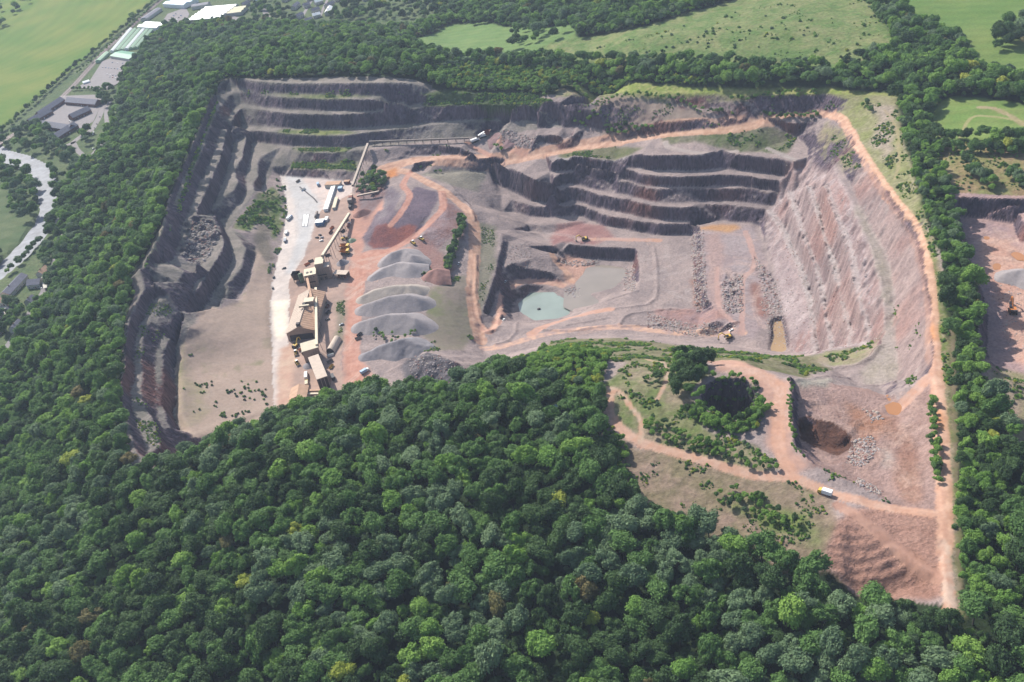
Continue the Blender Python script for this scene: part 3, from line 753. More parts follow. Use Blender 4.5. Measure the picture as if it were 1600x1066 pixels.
# grass creeping over old benches
gr = np.clip(fbm(GX, GY, 18, 4, 66) * 3 - 0.75, 0, 1) * np.clip(1 - SL * 1.4, 0, 1)
old = np.zeros((NX, NY))
old[np.isin(ZID, [2, 7])] = 1.0
paint(gr * old * 0.7, C(112, 132, 70), C(136, 146, 88), 'fin')
print('zones', round(time.time() - T0, 1))

# ---------------------------------------------------------------- materials
def mat(name, col, rough=0.8, metal=0.0, var=0.12, scale=2.0, bump=0.0, spec=0.3):
    m = bpy.data.materials.new(name)
    m.use_nodes = True
    t = m.node_tree
    b = t.nodes['Principled BSDF']
    b.inputs['Roughness'].default_value = rough
    b.inputs['Metallic'].default_value = metal
    b.inputs['Specular IOR Level'].default_value = spec
    tc = t.nodes.new('ShaderNodeTexCoord')
    no = t.nodes.new('ShaderNodeTexNoise')
    no.inputs['Scale'].default_value = scale
    no.inputs['Detail'].default_value = 4
    t.links.new(tc.outputs['Object'], no.inputs['Vector'])
    cr = t.nodes.new('ShaderNodeValToRGB')
    cr.color_ramp.elements[0].position = 0.3
    cr.color_ramp.elements[1].position = 0.72
    c = np.array(col[:3])
    cr.color_ramp.elements[0].color = (*(c * (1 - var)), 1)
    cr.color_ramp.elements[1].color = (*np.minimum(c * (1 + var), 1), 1)
    t.links.new(no.outputs['Fac'], cr.inputs['Fac'])
    t.links.new(cr.outputs['Color'], b.inputs['Base Color'])
    if bump:
        bp = t.nodes.new('ShaderNodeBump')
        bp.inputs['Strength'].default_value = bump
        bp.inputs['Distance'].default_value = 0.3
        t.links.new(no.outputs['Fac'], bp.inputs['Height'])
        t.links.new(bp.outputs['Normal'], b.inputs['Normal'])
    return m
def ground_mat(name, scale, var, bump, dist, zs=1.0):
    m = bpy.data.materials.new(name)
    m.use_nodes = True
    t = m.node_tree
    b = t.nodes['Principled BSDF']
    b.inputs['Roughness'].default_value = 0.95
    b.inputs['Specular IOR Level'].default_value = 0.1
    at_ = t.nodes.new('ShaderNodeAttribute')
    at_.attribute_name = 'tint'
    tc = t.nodes.new('ShaderNodeTexCoord')
    no = t.nodes.new('ShaderNodeTexNoise')
    no.inputs['Scale'].default_value = scale
    no.inputs['Detail'].default_value = 5
    no.inputs['Roughness'].default_value = 0.62
    mp = t.nodes.new('ShaderNodeMapping')
    mp.inputs['Scale'].default_value = (1, 1, zs)
    t.links.new(tc.outputs['Object'], mp.inputs['Vector'])
    t.links.new(mp.outputs['Vector'], no.inputs['Vector'])
    mr = t.nodes.new('ShaderNodeMapRange')
    mr.inputs['From Min'].default_value = 0.3
    mr.inputs['From Max'].default_value = 0.7
    mr.inputs['To Min'].default_value = 1 - var
    mr.inputs['To Max'].default_value = 1 + var
    t.links.new(no.outputs['Fac'], mr.inputs['Value'])
    mx = t.nodes.new('ShaderNodeVectorMath')
    mx.operation = 'SCALE'
    t.links.new(at_.outputs['Color'], mx.inputs[0])
    t.links.new(mr.outputs['Result'], mx.inputs['Scale'])
    t.links.new(mx.outputs['Vector'], b.inputs['Base Color'])
    bp = t.nodes.new('ShaderNodeBump')
    bp.inputs['Strength'].default_value = bump
    bp.inputs['Distance'].default_value = dist
    t.links.new(no.outputs['Fac'], bp.inputs['Height'])
    t.links.new(bp.outputs['Normal'], b.inputs['Normal'])
    return m
M_GROUND = {'ground': ground_mat('forest_floor', 0.3, 0.35, 0.8, 1.0), 'pasture': ground_mat('meadow_grass', 0.5, 0.16, 0.5, 0.5), 'rough_grassland': ground_mat('tussock_grass', 0.28, 0.3, 0.9, 1.2),
            'quarry_floor': ground_mat('quarry_dust', 0.5, 0.2, 0.9, 0.9), 'haul_road': ground_mat('red_dust', 0.4, 0.10, 0.4, 0.4), 'concrete_yard': ground_mat('dusty_concrete', 0.3, 0.09, 0.2, 0.2),
            'quarry_wall': ground_mat('quarry_rock', 0.45, 0.5, 1.0, 2.2, 0.2), 'reclaimed_slope': ground_mat('raked_soil', 0.4, 0.11, 0.5, 0.5), 'soil_tip': ground_mat('tipped_soil', 0.5, 0.24, 0.9, 1.2),
            'farm_track': ground_mat('worn_track', 0.4, 0.12, 0.4, 0.4)}
def mesh_from(name, co, faces, tint=None, smooth=True):
    me = bpy.data.meshes.new(name)
    me.vertices.add(len(co)); me.vertices.foreach_set('co', np.asarray(co, np.float32).ravel())
    n, k = faces.shape
    me.loops.add(n * k); me.loops.foreach_set('vertex_index', faces.ravel().astype(np.int32))
    me.polygons.add(n)
    me.polygons.foreach_set('loop_start', np.arange(0, n * k, k, dtype=np.int32))
    me.polygons.foreach_set('loop_total', np.full(n, k, np.int32))
    me.polygons.foreach_set('use_smooth', np.full(n, smooth, bool))
    if tint is not None:
        a = me.attributes.new('tint', 'FLOAT_COLOR', 'POINT')
        rgba = np.ones((len(co), 4), np.float32); rgba[:, :3] = tint
        a.data.foreach_set('color', rgba.ravel())
    me.update()
    return me
def link(name, me, kind=None, parent=None):
    o = bpy.data.objects.new(name, me)
    COL.objects.link(o)
    if kind: o['kind'] = kind
    if parent is not None: o.parent = parent
    return o
idx = np.arange(NX * NY).reshape(NX, NY)
quads = np.stack([idx[:-1, :-1], idx[1:, :-1], idx[1:, 1:], idx[:-1, 1:]], -1).reshape(-1, 4)
qid = ZID[:-1, :-1].reshape(-1)
co_all = np.stack([GX, GY, ZG], -1).reshape(-1, 3)
rgb_all = RGB.reshape(-1, 3)
for k, nm in enumerate(NAMES):
    q = quads[qid == k]
    if not len(q): continue
    u, inv = np.unique(q, return_inverse=True)
    me = mesh_from(nm, co_all[u], inv.reshape(-1, 4), rgb_all[u], nm not in ('quarry_wall',))
    me.materials.append(M_GROUND[nm])
    link(nm, me, 'structure')
print('ground built', round(time.time() - T0, 1))
# ---------------------------------------------------------------- foliage
def foliage_mat(name, c1, c2, transl=0.35):
    m = bpy.data.materials.new(name)
    m.use_nodes = True
    t = m.node_tree
    b = t.nodes['Principled BSDF']
    out = t.nodes['Material Output']
    b.inputs['Roughness'].default_value = 0.7
    b.inputs['Specular IOR Level'].default_value = 0.2
    oi = t.nodes.new('ShaderNodeObjectInfo')
    at_ = t.nodes.new('ShaderNodeAttribute'); at_.attribute_name = 'leaf'
    ad = t.nodes.new('ShaderNodeMath'); ad.operation = 'MULTIPLY_ADD'
    t.links.new(oi.outputs['Random'], ad.inputs[0])
    ad.inputs[1].default_value = 0.62
    sc = t.nodes.new('ShaderNodeMath'); sc.operation = 'MULTIPLY'
    t.links.new(at_.outputs['Fac'], sc.inputs[0]); sc.inputs[1].default_value = 0.38
    t.links.new(sc.outputs[0], ad.inputs[2])
    mx = t.nodes.new('ShaderNodeMix'); mx.data_type = 'RGBA'
    mx.inputs['A'].default_value = (*c1, 1); mx.inputs['B'].default_value = (*c2, 1)
    t.links.new(ad.outputs[0], mx.inputs['Factor'])
    t.links.new(mx.outputs['Result'], b.inputs['Base Color'])
    tr = t.nodes.new('ShaderNodeBsdfTranslucent')
    t.links.new(mx.outputs['Result'], tr.inputs['Color'])
    ms_ = t.nodes.new('ShaderNodeMixShader'); ms_.inputs[0].default_value = transl
    t.links.new(b.outputs[0], ms_.inputs[1]); t.links.new(tr.outputs[0], ms_.inputs[2])
    t.links.new(ms_.outputs[0], out.inputs['Surface'])
    return m
def F(r, g, b): return lin((r, g, b)) * np.array([1.02, 0.94, 0.86])
FOL = {'dark green': foliage_mat('dark_leaves', F(54, 80, 48), F(74, 104, 58)),
       'mid green': foliage_mat('green_leaves', F(74, 108, 58), F(98, 136, 72)),
       'grey green': foliage_mat('grey_leaves', F(84, 112, 82), F(112, 138, 102)),
       'bright green': foliage_mat('bright_leaves', F(96, 138, 64), F(128, 164, 78)),
       'yellow green': foliage_mat('yellow_leaves', F(140, 160, 66), F(164, 172, 78)),
       'olive brown': foliage_mat('olive_leaves', F(104, 108, 66), F(124, 116, 78))}
BARK = mat('bark', lin((92, 82, 72)) * 0.6, 0.9, var=0.3, scale=3)

def crown_mesh(name, seed, nlobe, nleaf, leaf, flat=0.75, spread=0.62, lob=0.46, open_=0.0):
    """a crown one metre in radius: leaf sprays spread over many uneven boughs"""
    r = np.random.RandomState(seed)
    cs, rs = [], []
    for i in range(nlobe):
        a = r.rand() * 2 * math.pi
        rr = spread * math.sqrt(r.rand())
        zt = (1 - (rr / 1.0) ** 2) * flat * (0.35 + 0.75 * r.rand()) - 0.12 - 0.42 * rr * r.rand()
        cs.append((rr * math.cos(a), rr * math.sin(a), zt)); rs.append(lob * (0.55 + 0.6 * r.rand()))
    cs = np.array(cs); rs = np.array(rs)
    w = rs ** 2; w = w / w.sum()
    k = r.choice(nlobe, nleaf, p=w)
    d = r.randn(nleaf, 3); d[:, 2] = d[:, 2] + 0.35; d /= np.linalg.norm(d, axis=1)[:, None]
    rad = rs[k] * (0.72 + 0.48 * r.rand(nleaf) ** 1.5)
    p = cs[k] + d * rad[:, None] * np.array([1, 1, 0.85])
    # drop sprays buried inside other boughs
    keep = np.ones(nleaf, bool)
    for i in range(nlobe):
        q = (p - cs[i]) / np.array([1, 1, 0.85])
        keep &= ~((np.linalg.norm(q, axis=1) < rs[i] * 0.78) & (k != i))
    keep &= p[:, 2] > -0.55
    p, d, k = p[keep], d[keep], k[keep]
    n = len(p)
    nrm = d + r.randn(n, 3) * 0.6; nrm[:, 2] += 0.25
    nrm /= np.linalg.norm(nrm, axis=1)[:, None]
    ref = r.randn(n, 3)
    t1 = np.cross(nrm, ref); t1 /= np.linalg.norm(t1, axis=1)[:, None]
    t2 = np.cross(nrm, t1)
    s = leaf * (0.6 + 0.8 * r.rand(n))[:, None]
    q = np.stack([p + t1 * s, p + t2 * s * 0.7, p - t1 * s, p - t2 * s * 0.7], 1)
    tone = np.clip(0.5 + (r.rand(nlobe)[k] - 0.5) * 0.7 + (r.rand(n) - 0.5) * 0.5, 0, 1)
    V = [q.reshape(-1, 3)]; A = [np.repeat(tone, 4)]
    Fq = np.arange(n * 4).reshape(n, 4)
    # inner core: coarse lumps fill the crown and block light, toned darker like inner shade
    base = n * 4
    quads_ = []
    for i in range(nlobe):
        nu, nv = 7, 5
        rr = rs[i] * 0.74
        ring = []
        for v in range(nv):
            th = math.pi * (0.06 + 0.88 * v / (nv - 1))
            for u_ in range(nu):
                ph = 2 * math.pi * u_ / nu
                ring.append(cs[i] + rr * (0.85 + 0.3 * r.rand()) * np.array([math.sin(th) * math.cos(ph), math.sin(th) * math.sin(ph), math.cos(th) * 0.85]))
        for v in range(nv - 1):
            for u_ in range(nu):
                quads_.append([base + v * nu + u_, base + (v + 1) * nu + u_, base + (v + 1) * nu + (u_ + 1) % nu, base + v * nu + (u_ + 1) % nu])
        V.append(np.array(ring)); A.append(np.full(len(ring), 0.25)); base += len(ring)
    me = mesh_from(name, np.concatenate(V), np.concatenate([Fq, np.array(quads_)]), None, False)
    a = me.attributes.new('leaf', 'FLOAT', 'POINT')
    a.data.foreach_set('value', np.concatenate(A).astype(np.float32))
    me.materials.append(FOL['mid green'])
    return me
def trunk_mesh(name, seed, h=1.0):
    """tapered trunk with limbs that reach into the crown; base at 0, crown centre at height 1"""
    r = np.random.RandomState(seed)
    V, Fc = [], []
    def limb(p0, p1, r0, r1, n=6):
        p0, p1 = np.array(p0), np.array(p1)
        ax = p1 - p0; ax = ax / np.linalg.norm(ax)
        t1 = np.cross(ax, [0.3, 0.9, 0.1]); t1 /= np.linalg.norm(t1); t2 = np.cross(ax, t1)
        b = len(V)
        mid = (p0 + p1) / 2 + r.randn(3) * 0.03
        for c, rr in ((p0, r0), (mid, (r0 + r1) / 2), (p1, r1)):
            for i in range(n):
                a = 2 * math.pi * i / n
                V.append(c + rr * (math.cos(a) * t1 + math.sin(a) * t2))
        for s_ in range(2):
            for i in range(n):
                Fc.append([b + s_ * n + i, b + s_ * n + (i + 1) % n, b + (s_ + 1) * n + (i + 1) % n, b + (s_ + 1) * n + i])
    limb((0, 0, -0.6), (0, 0, h * 0.62), 0.060, 0.040)
    for i in range(5):
        a = 2 * math.pi * (i + r.rand() * 0.6) / 5
        limb((0, 0, h * (0.42 + 0.04 * i)), (0.45 * math.cos(a), 0.45 * math.sin(a), h * (0.95 + 0.25 * r.rand())), 0.03, 0.012, 5)
    me = mesh_from(name, np.array(V), np.array(Fc), None, True)
    me.materials.append(BARK)
    return me
CROWNS = [crown_mesh('crown', 100 + i, 20 + (i * 5) % 14, 3000, 0.07, [0.72, 0.9, 0.62, 1.05, 0.8, 0.7, 0.95][i], [0.62, 0.55, 0.68, 0.5, 0.6, 0.66, 0.58][i], [0.36, 0.40, 0.32, 0.42, 0.34, 0.30, 0.38][i]) for i in range(7)]
SPARSE = [crown_mesh('crown', 140 + i, 11, 1500, 0.07, 1.0, 0.66, 0.30) for i in range(2)]
BUSH = [crown_mesh('foliage', 160 + i, 7, 480, 0.13, 0.55, 0.58, 0.46) for i in range(4)]
TRUNKS = [trunk_mesh('trunk', 180 + i) for i in range(4)]

def scatter(mask, dmin, dmax, dens, seed, bounds=None, power=1.6):
    """positions x, y, crown diameter, none closer than they would grow"""
    r = np.random.RandomState(seed)
    w = mask[:-1, :-1] * (np.diff(XS)[:, None] * np.diff(YS)[None, :])
    area = w.sum()
    mean = (dmin + (dmax - dmin) / (power + 1))
    n = int(area / (mean * mean) * dens * 6.0)
    cum = np.cumsum(w.ravel())
    if area <= 0 or n == 0: return np.zeros((0, 3))
    c = np.searchsorted(cum, r.rand(n) * cum[-1])
    i, j = np.unravel_index(np.minimum(c, w.size - 1), w.shape)
    x = XS[i] + (XS[i + 1] - XS[i]) * r.rand(n); y = YS[j] + (YS[j + 1] - YS[j]) * r.rand(n)
    d = dmin + (dmax - dmin) * r.rand(n) ** power
    o = np.argsort(-d * (0.7 + 0.6 * r.rand(n)))
    cell = dmax
    grid = {}
    out = []
    for q in o:
        gx, gy = int(x[q] // cell), int(y[q] // cell)
        ok = True
        for a in (-1, 0, 1):
            for b in (-1, 0, 1):
                for (ox, oy, od) in grid.get((gx + a, gy + b), ()):
                    if (ox - x[q]) ** 2 + (oy - y[q]) ** 2 < ((od + d[q]) * 0.5 * 0.47) ** 2:
                        ok = False; break
                if not ok: break
            if not ok: break
        if ok:
            grid.setdefault((gx, gy), []).append((x[q], y[q], d[q]))
            out.append((x[q], y[q], d[q]))
    return np.array(out)
def proj(x, y, z):
    q = np.stack([x, y, z - HCAM], -1)
    dz = q @ _f
    return 800 + FPX * (q @ CR) / dz, 533 - FPX * (q @ CU) / dz, dz

isg = ZID == 0
ridge_open = pip(PG("850,545 960,560 1040,560 1080,590 1040,575 960,566 900,560 850,556"), GX, GY)
view = np.zeros((NX, NY), bool)
pxg, pyg, dzg = proj(GX, GY, ZG)
view = (dzg > 50) & (pxg > -180) & (pxg < 1780) & (pyg > -60) & (pyg < 1260)
wood = isg & ~town & view & ~pip(PG("1428,925 1505,920 1505,978 1470,985 1440,960"), GX, GY) & ~pip(PG("1285,890 1340,930 1440,940 1470,955 1450,972 1400,960 1330,955 1275,925"), GX, GY)
clear = np.zeros((NX, NY), bool)
bright_strip = pip(PG("690,112 760,104 850,112 1000,122 1100,128 1110,140 1000,132 870,132 860,146 700,146"), GX, GY) & ~inq
strip_e = pip(PG("1440,225 1480,230 1500,420 1530,560 1560,700 1590,960 1500,960 1492,700 1482,480 1462,380 1440,330 1412,240"), GX, GY)
ridgeN = pip(PG("800,540 860,545 1000,566 1040,575 960,590 930,640 900,650 860,600 780,590"), GX, GY)
near = GY < 560
left = (GX < -160) & ~near
big = wood & ~bright_strip & ~strip_e & ~ridgeN
T1 = scatter(big & near, 3.4, 17, 1.0, 1, power=2.6)
T2 = scatter(big & ~near, 4.4, 16, 1.0, 2, power=2.5)
T3 = scatter(wood & strip_e, 3, 10.5, 1.0, 3, power=2.2)
T4 = scatter(wood & (bright_strip | ridgeN), 3, 7.5, 1.0, 4, power=1.5)
# hedges and lone trees outside the woods, placed along surveyed lines
HED = []
def hedge(s, d, z=None, jit=1.0, step=0.75):
    p = PG(s, z)
    for a, b in zip(p[:-1], p[1:]):
        n = max(1, int(math.hypot(b[0] - a[0], b[1] - a[1]) / (d * step)))
        for k in range(n):
            t = (k + rnd.random() * 0.7) / n
            HED.append((a[0] + (b[0] - a[0]) * t + rnd.gauss(0, jit), a[1] + (b[1] - a[1]) * t + rnd.gauss(0, jit), d * rnd.uniform(0.7, 1.25)))
def clump(s, d, n, z=None):
    p = PG(s, z)
    c0, c1 = p.min(0), p.max(0)
    k = 0
    for _ in range(n * 40):
        x, y = rnd.uniform(c0[0], c1[0]), rnd.uniform(c0[1], c1[1])
        if pip(p, np.array([x]), np.array([y]))[0] and all((x - h[0]) ** 2 + (y - h[1]) ** 2 > (0.33 * (d + h[2])) ** 2 for h in HED[-n:]):
            HED.append((x, y, d * rnd.uniform(0.7, 1.3))); k += 1
            if k >= n: break
hedge("0,210 60,158 110,112 150,82 200,40 240,6 262,-14", 7, 0, 1.5)
hedge("120,118 150,92 170,76 200,48 236,14", 5, 0, 1.2, 1.5)
hedge("112,142 140,140 170,143", 6, 0)
clump("-40,-10 60,-10 40,12 10,40 -40,60", 14, 40, 0)
clump("18,205 60,192 92,215 130,250 120,262 80,250 60,240 30,235 0,225", 13, 46, 0)
clump("0,250 20,252 48,275 60,300 62,335 45,350 20,330 8,300", 13, 40, -1)
clump("-20,400 10,396 -10,430 -40,440", 11, 10, -1)
hedge("84,262 92,300 88,340 75,370", 12, 0, 3)
hedge("75,345 78,365 60,380 42,402 25,420 10,436", 9, 0, 1.5)
clump("70,395 80,385 92,400 80,420 68,412", 11, 9, 0)
clump("0,500 20,470 40,480 30,505 5,525", 10, 14, 0)
hedge("58,470 70,478 60,495", 8, 0, 1)
clump("152,148 176,140 180,165 160,170", 11, 12, 0)
clump("122,205 140,200 145,225 128,228", 11, 5, 0)
clump("400,0 440,-5 445,30 430,40 470,48 440,52 400,44 395,20", 12, 34, 0)
clump("428,12 456,18 464,38 450,42 434,34", 11, 14, 0)
clump("512,26 545,6 700,-5 700,26 640,32 560,33 514,38", 12, 80, 0)
clump("330,35 350,28 370,36 400,40 380,46 340,44", 8, 12, 0)
clump("640,-20 900,-20 980,-10 1040,12 960,28 830,35 740,36 690,30", 13, 110)
hedge("738,40 760,36 800,30", 11, None, 1, 0.5)
hedge("800,40 830,36 868,34", 12, None, 1, 0.5)
hedge("800,32 880,20 960,28 1020,16 1100,2 1180,-14", 12, None, 4)
clump("795,50 860,32 970,30 965,48 900,60 850,66 800,78", 13, 40)
hedge("1360,5 1375,25 1392,48 1404,66 1440,60", 12, None, 3, 0.6)
clump("1370,18 1395,10 1400,40 1382,50", 13, 6)
clump("1400,40 1450,38 1452,70 1420,90 1400,70", 14, 12)
clump("1545,70 1565,45 1580,38 1610,36 1620,75 1590,78 1560,84", 14, 16)
hedge("1405,100 1440,110 1470,118 1500,130", 13, None, 4, 0.5)
hedge("1490,140 1530,150 1570,155 1620,158", 16, None, 4, 0.45)
hedge("1455,232 1500,240 1560,240 1620,236", 8, None, 2, 0.2)
hedge("1510,248 1525,275 1545,298", 8, None, 2.5, 0.22)
hedge("1570,268 1590,285 1610,300", 7, None, 2.5, 0.22)
hedge("1190,182 1230,184 1262,182 1282,180", 4, None, 1.2, 0.5)
hedge("1350,162 1362,178", 5, None, 1, 0.5)
clump("945,200 975,196 1020,202 1000,210 950,214", 5, 22)
hedge("940,160 980,152 1030,152 1070,160 1100,178", 4, None, 1, 0.7)
hedge("1105,178 1130,175", 4, None, 1, 0.6)
hedge("1140,160 1180,152 1230,150 1282,146", 4, None, 1.5, 0.6)
hedge("895,190 920,185 938,178", 4, None, 1.2, 0.6)
clump("564,282 588,268 606,276 602,294 580,304 560,300", 7, 34)
hedge("722,342 724,360 713,382 706,402 701,424", 6.5, None, 1.6, 0.16)
hedge("700,425 660,430 690,437", 3, None, 1.5, 0.7)
clump("576,525 590,518 600,526 640,520 660,512 640,532 600,538", 3.5, 16)
clump("772,228 782,224 790,236 776,240", 4, 4)
clump("655,262 700,268 690,272", 3, 5)
clump("1058,572 1096,566 1102,594 1086,606 1062,600", 8.5, 9)
hedge("1112,590 1140,590 1166,596 1184,612", 3.5, None, 1, 0.5)
hedge("1086,640 1108,664 1148,674 1182,662 1192,630", 4.5, None, 2.5, 0.2)
clump("1040,600 1075,560 1110,570 1090,612 1060,630 1020,590", 9, 22)
clump("1086,620 1096,620 1098,632 1090,634", 7, 2)
hedge("1078,642 1096,658 1130,664 1170,660", 3.5, None, 2, 0.25)
hedge("1236,600 1234,640 1240,690", 2.2, None, 0.8, 0.6)
hedge("1455,630 1458,680 1462,720 1466,760", 4, None, 1, 0.4)
clump("880,626 930,620 948,655 920,660 890,650", 9, 16)
clump("1005,650 1050,668 1180,722 1228,735 1180,735 1080,705 1010,680", 3.5, 60)
clump("960,690 975,690 985,720 960,725", 4, 9)
clump("1000,596 1040,580 1050,590 1020,610", 3, 10)
clump("1130,790 1175,770 1230,800 1250,825 1200,820", 4, 24)
clump("1110,760 1150,760 1160,785 1120,790", 3, 9)
clump("360,350 400,310 425,295 435,320 405,345 385,362", 4, 26)
HED = np.array(HED)
# woodland kept off the cleared ground
def off(T):
    return T
ALLT = np.concatenate([T1, T2, T3, T4, HED])
GRP = np.concatenate([np.full(len(t), i) for i, t in enumerate((T1, T2, T3, T4, HED))])
zt = bil(ZG, ALLT[:, 0], ALLT[:, 1])
tpx, tpy, tdz = proj(ALLT[:, 0], ALLT[:, 1], zt + ALLT[:, 2] * 0.5)
print('trees', [len(t) for t in (T1, T2, T3, T4, HED)], round(time.time() - T0, 1))
# leaf colours: a slow noise makes stands of one colour
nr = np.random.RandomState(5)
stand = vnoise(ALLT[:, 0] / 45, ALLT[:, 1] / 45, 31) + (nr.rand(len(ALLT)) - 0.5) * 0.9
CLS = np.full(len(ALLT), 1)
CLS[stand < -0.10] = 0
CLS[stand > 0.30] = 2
far_ = (GRP == 1) & (nr.rand(len(ALLT)) < 0.6)  # far woods lightened: sun there, cloud shade nearby, put into the leaf colour
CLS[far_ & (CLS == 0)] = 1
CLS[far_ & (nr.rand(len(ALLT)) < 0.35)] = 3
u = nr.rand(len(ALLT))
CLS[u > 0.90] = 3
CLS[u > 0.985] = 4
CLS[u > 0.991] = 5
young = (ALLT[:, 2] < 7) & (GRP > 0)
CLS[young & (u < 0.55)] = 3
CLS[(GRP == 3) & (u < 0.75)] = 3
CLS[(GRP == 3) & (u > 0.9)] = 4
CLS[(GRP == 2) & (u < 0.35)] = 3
CN = ['dark green', 'mid green', 'grey green', 'bright green', 'yellow green', 'olive brown']
SHP = nr.randint(0, 7, len(ALLT))
SHP[(nr.rand(len(ALLT)) < 0.06)] = 7
SHP[(SHP == 7) & (nr.rand(len(ALLT)) < 0.5)] = 8
CR_ALL = CROWNS + SPARSE
HGT = ALLT[:, 2] * (0.36 + 0.30 * nr.rand(len(ALLT))) + 1.0      # height of the crown centre
ROTZ = nr.rand(len(ALLT)) * 2 * math.pi
SQ = 0.75 + 0.65 * nr.rand(len(ALLT)) ** 1.4                       # slender or squat crown
ASP = 0.78 + 0.5 * nr.rand(len(ALLT))
inframe = (tpx > 4) & (tpx < 1596) & (tpy > 4) & (tpy < 1062)
size = np.where(inframe, ALLT[:, 2] / np.maximum(tdz, 1), 0)
order = np.argsort(-size)
single = np.zeros(len(ALLT), bool)
single[order[:300]] = True

def rowword(py):
    for lim, w in ((620, 'topmost'), (700, 'high'), (770, 'upper part'), (840, 'middle'), (910, 'lower part'), (985, 'low'), (2000, 'bottom edge')):
        if py < lim: return w
def colword(px):
    for lim, w in ((110, 'far left'), (220, 'under the benches'), (340, 'under the beige slope'), (450, 'left of the plant'), (560, 'under the plant'), (670, 'under the stockpiles'), (780, 'under the reclaimed slope'), (880, 'under the pond'),
                   (980, 'under the pit'), (1090, 'under the track'), (1200, 'under the dark hole'), (1310, 'under the white lorry'), (1420, 'under the ribbed tip'), (1500, 'by the rim road'), (2000, 'right of the rim road')):
        if px < lim: return w
def sizeword(d): return 'large' if d > 13 else ('medium' if d > 9.5 else 'small')
SHAPE = ['domed', 'rounded', 'flat-topped', 'billowing', 'lumpy', 'lobed', 'full', 'thin', 'ragged']
tree_objs = {}
for i in order[:300]:
    x, y, d = ALLT[i]
    e = bpy.data.objects.new('tree', None)
    COL.objects.link(e)
    e.empty_display_size = 1
    e.location = (x, y, zt[i] - 0.2)
    e.rotation_euler = (0, 0, ROTZ[i])
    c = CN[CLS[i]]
    e['label'] = '%s %s %s tree, near wood, %s %s' % (sizeword(d), c, SHAPE[SHP[i]], rowword(tpy[i]), colword(tpx[i]))
    e['category'] = 'tree'
    e['group'] = 'woodland trees around the quarry'
    h = HGT[i]
    t = bpy.data.objects.new('trunk', TRUNKS[i % 4]); COL.objects.link(t); t.parent = e
    t.scale = (d * 0.5, d * 0.5, h)
    k = bpy.data.objects.new('crown', CR_ALL[SHP[i]]); COL.objects.link(k); k.parent = e
    k.location = (0, 0, h); k.scale = (d * 0.5 * ASP[i], d * 0.5 / ASP[i], d * 0.5 * SQ[i])
    k.material_slots[0].link = 'OBJECT'
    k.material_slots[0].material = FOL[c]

def name_apart(kind):
    same = {}
    for o in COL.objects:
        if o.name.startswith(kind) and o.get('label'):
            same.setdefault(o['label'], []).append(o)
    for lb, os_ in same.items():
        n = len(os_)
        if n == 1: continue
        os_.sort(key=lambda o: float(proj(np.array(o.location[0]), np.array(o.location[1]), np.array(o.location[2]))[0]))
        nm = ['left of two', 'right of two'] if n == 2 else ['leftmost of %d' % n] + ['number %d of %d' % (k + 2, n) for k in range(n - 2)] + ['rightmost of %d' % n]
        for o, q in zip(os_, nm): o['label'] = lb + ', ' + q
name_apart('tree')

# the rest of the woods: one mass of trees, each placed on its own spot by geometry nodes
def instancer(name, protos, pos, idx_, rot, scl, label, cat):
    pc = bpy.data.collections.new(name + '_kinds')
    for i, p in enumerate(protos):
        p.name = 'kind_%03d' % i
        pc.objects.link(p)
    me = bpy.data.meshes.new(name)
    me.vertices.add(len(pos)); me.vertices.foreach_set('co', np.asarray(pos, np.float32).ravel())
    for an, ty, arr in (('kind', 'INT', idx_), ('turn', 'FLOAT', rot)):
        a = me.attributes.new(an, ty, 'POINT'); a.data.foreach_set('value', np.asarray(arr, np.int32 if ty == 'INT' else np.float32))
    a = me.attributes.new('grow', 'FLOAT_VECTOR', 'POINT'); a.data.foreach_set('vector', np.asarray(scl, np.float32).ravel())
    o = link(name, me, 'stuff')
    o['label'] = label; o['category'] = cat
    g = bpy.data.node_groups.new(name + '_nodes', 'GeometryNodeTree')
    g.interface.new_socket('Geometry', in_out='INPUT', socket_type='NodeSocketGeometry')
    g.interface.new_socket('Geometry', in_out='OUTPUT', socket_type='NodeSocketGeometry')
    N = g.nodes
    gi, go = N.new('NodeGroupInput'), N.new('NodeGroupOutput')
    ip = N.new('GeometryNodeInstanceOnPoints')
    ci = N.new('GeometryNodeCollectionInfo')
    ci.inputs['Collection'].default_value = pc
    ci.inputs['Separate Children'].default_value = True
    ci.inputs['Reset Children'].default_value = True
    ip.inputs['Pick Instance'].default_value = True
    def attr(nm, ty):
        n = N.new('GeometryNodeInputNamedAttribute'); n.data_type = ty; n.inputs['Name'].default_value = nm
        return [s for s in n.outputs if s.enabled and s.name == 'Attribute'][0]
    rot_c = N.new('ShaderNodeCombineXYZ')
    g.links.new(attr('turn', 'FLOAT'), rot_c.inputs['Z'])
    g.links.new(gi.outputs[0], ip.inputs['Points'])
    g.links.new(ci.outputs[0], ip.inputs['Instance'])
    g.links.new(attr('kind', 'INT'), ip.inputs['Instance Index'])
    g.links.new(rot_c.outputs[0], ip.inputs['Rotation'])
    g.links.new(attr('grow', 'FLOAT_VECTOR'), ip.inputs['Scale'])
    g.links.new(ip.outputs[0], go.inputs[0])
    md = o.modifiers.new('plant', 'NODES'); md.node_group = g
    return o
protos = []
for s_ in range(9):
    for c in CN:
        p = bpy.data.objects.new('kind', CR_ALL[s_])
        p.material_slots[0].link = 'OBJECT'; p.material_slots[0].material = FOL[c]
        protos.append(p)
rest = ~single
pos = np.stack([ALLT[rest, 0], ALLT[rest, 1], zt[rest] + HGT[rest] * 0.92], -1)
d_ = ALLT[rest, 2] * 0.5
instancer('woodland', protos, pos, SHP[rest] * 6 + CLS[rest], ROTZ[rest], np.stack([d_ * ASP[rest], d_ / ASP[rest], d_ * SQ[rest]], -1), 'mixed green woodland on the slopes and hedges around the quarry', 'woodland')
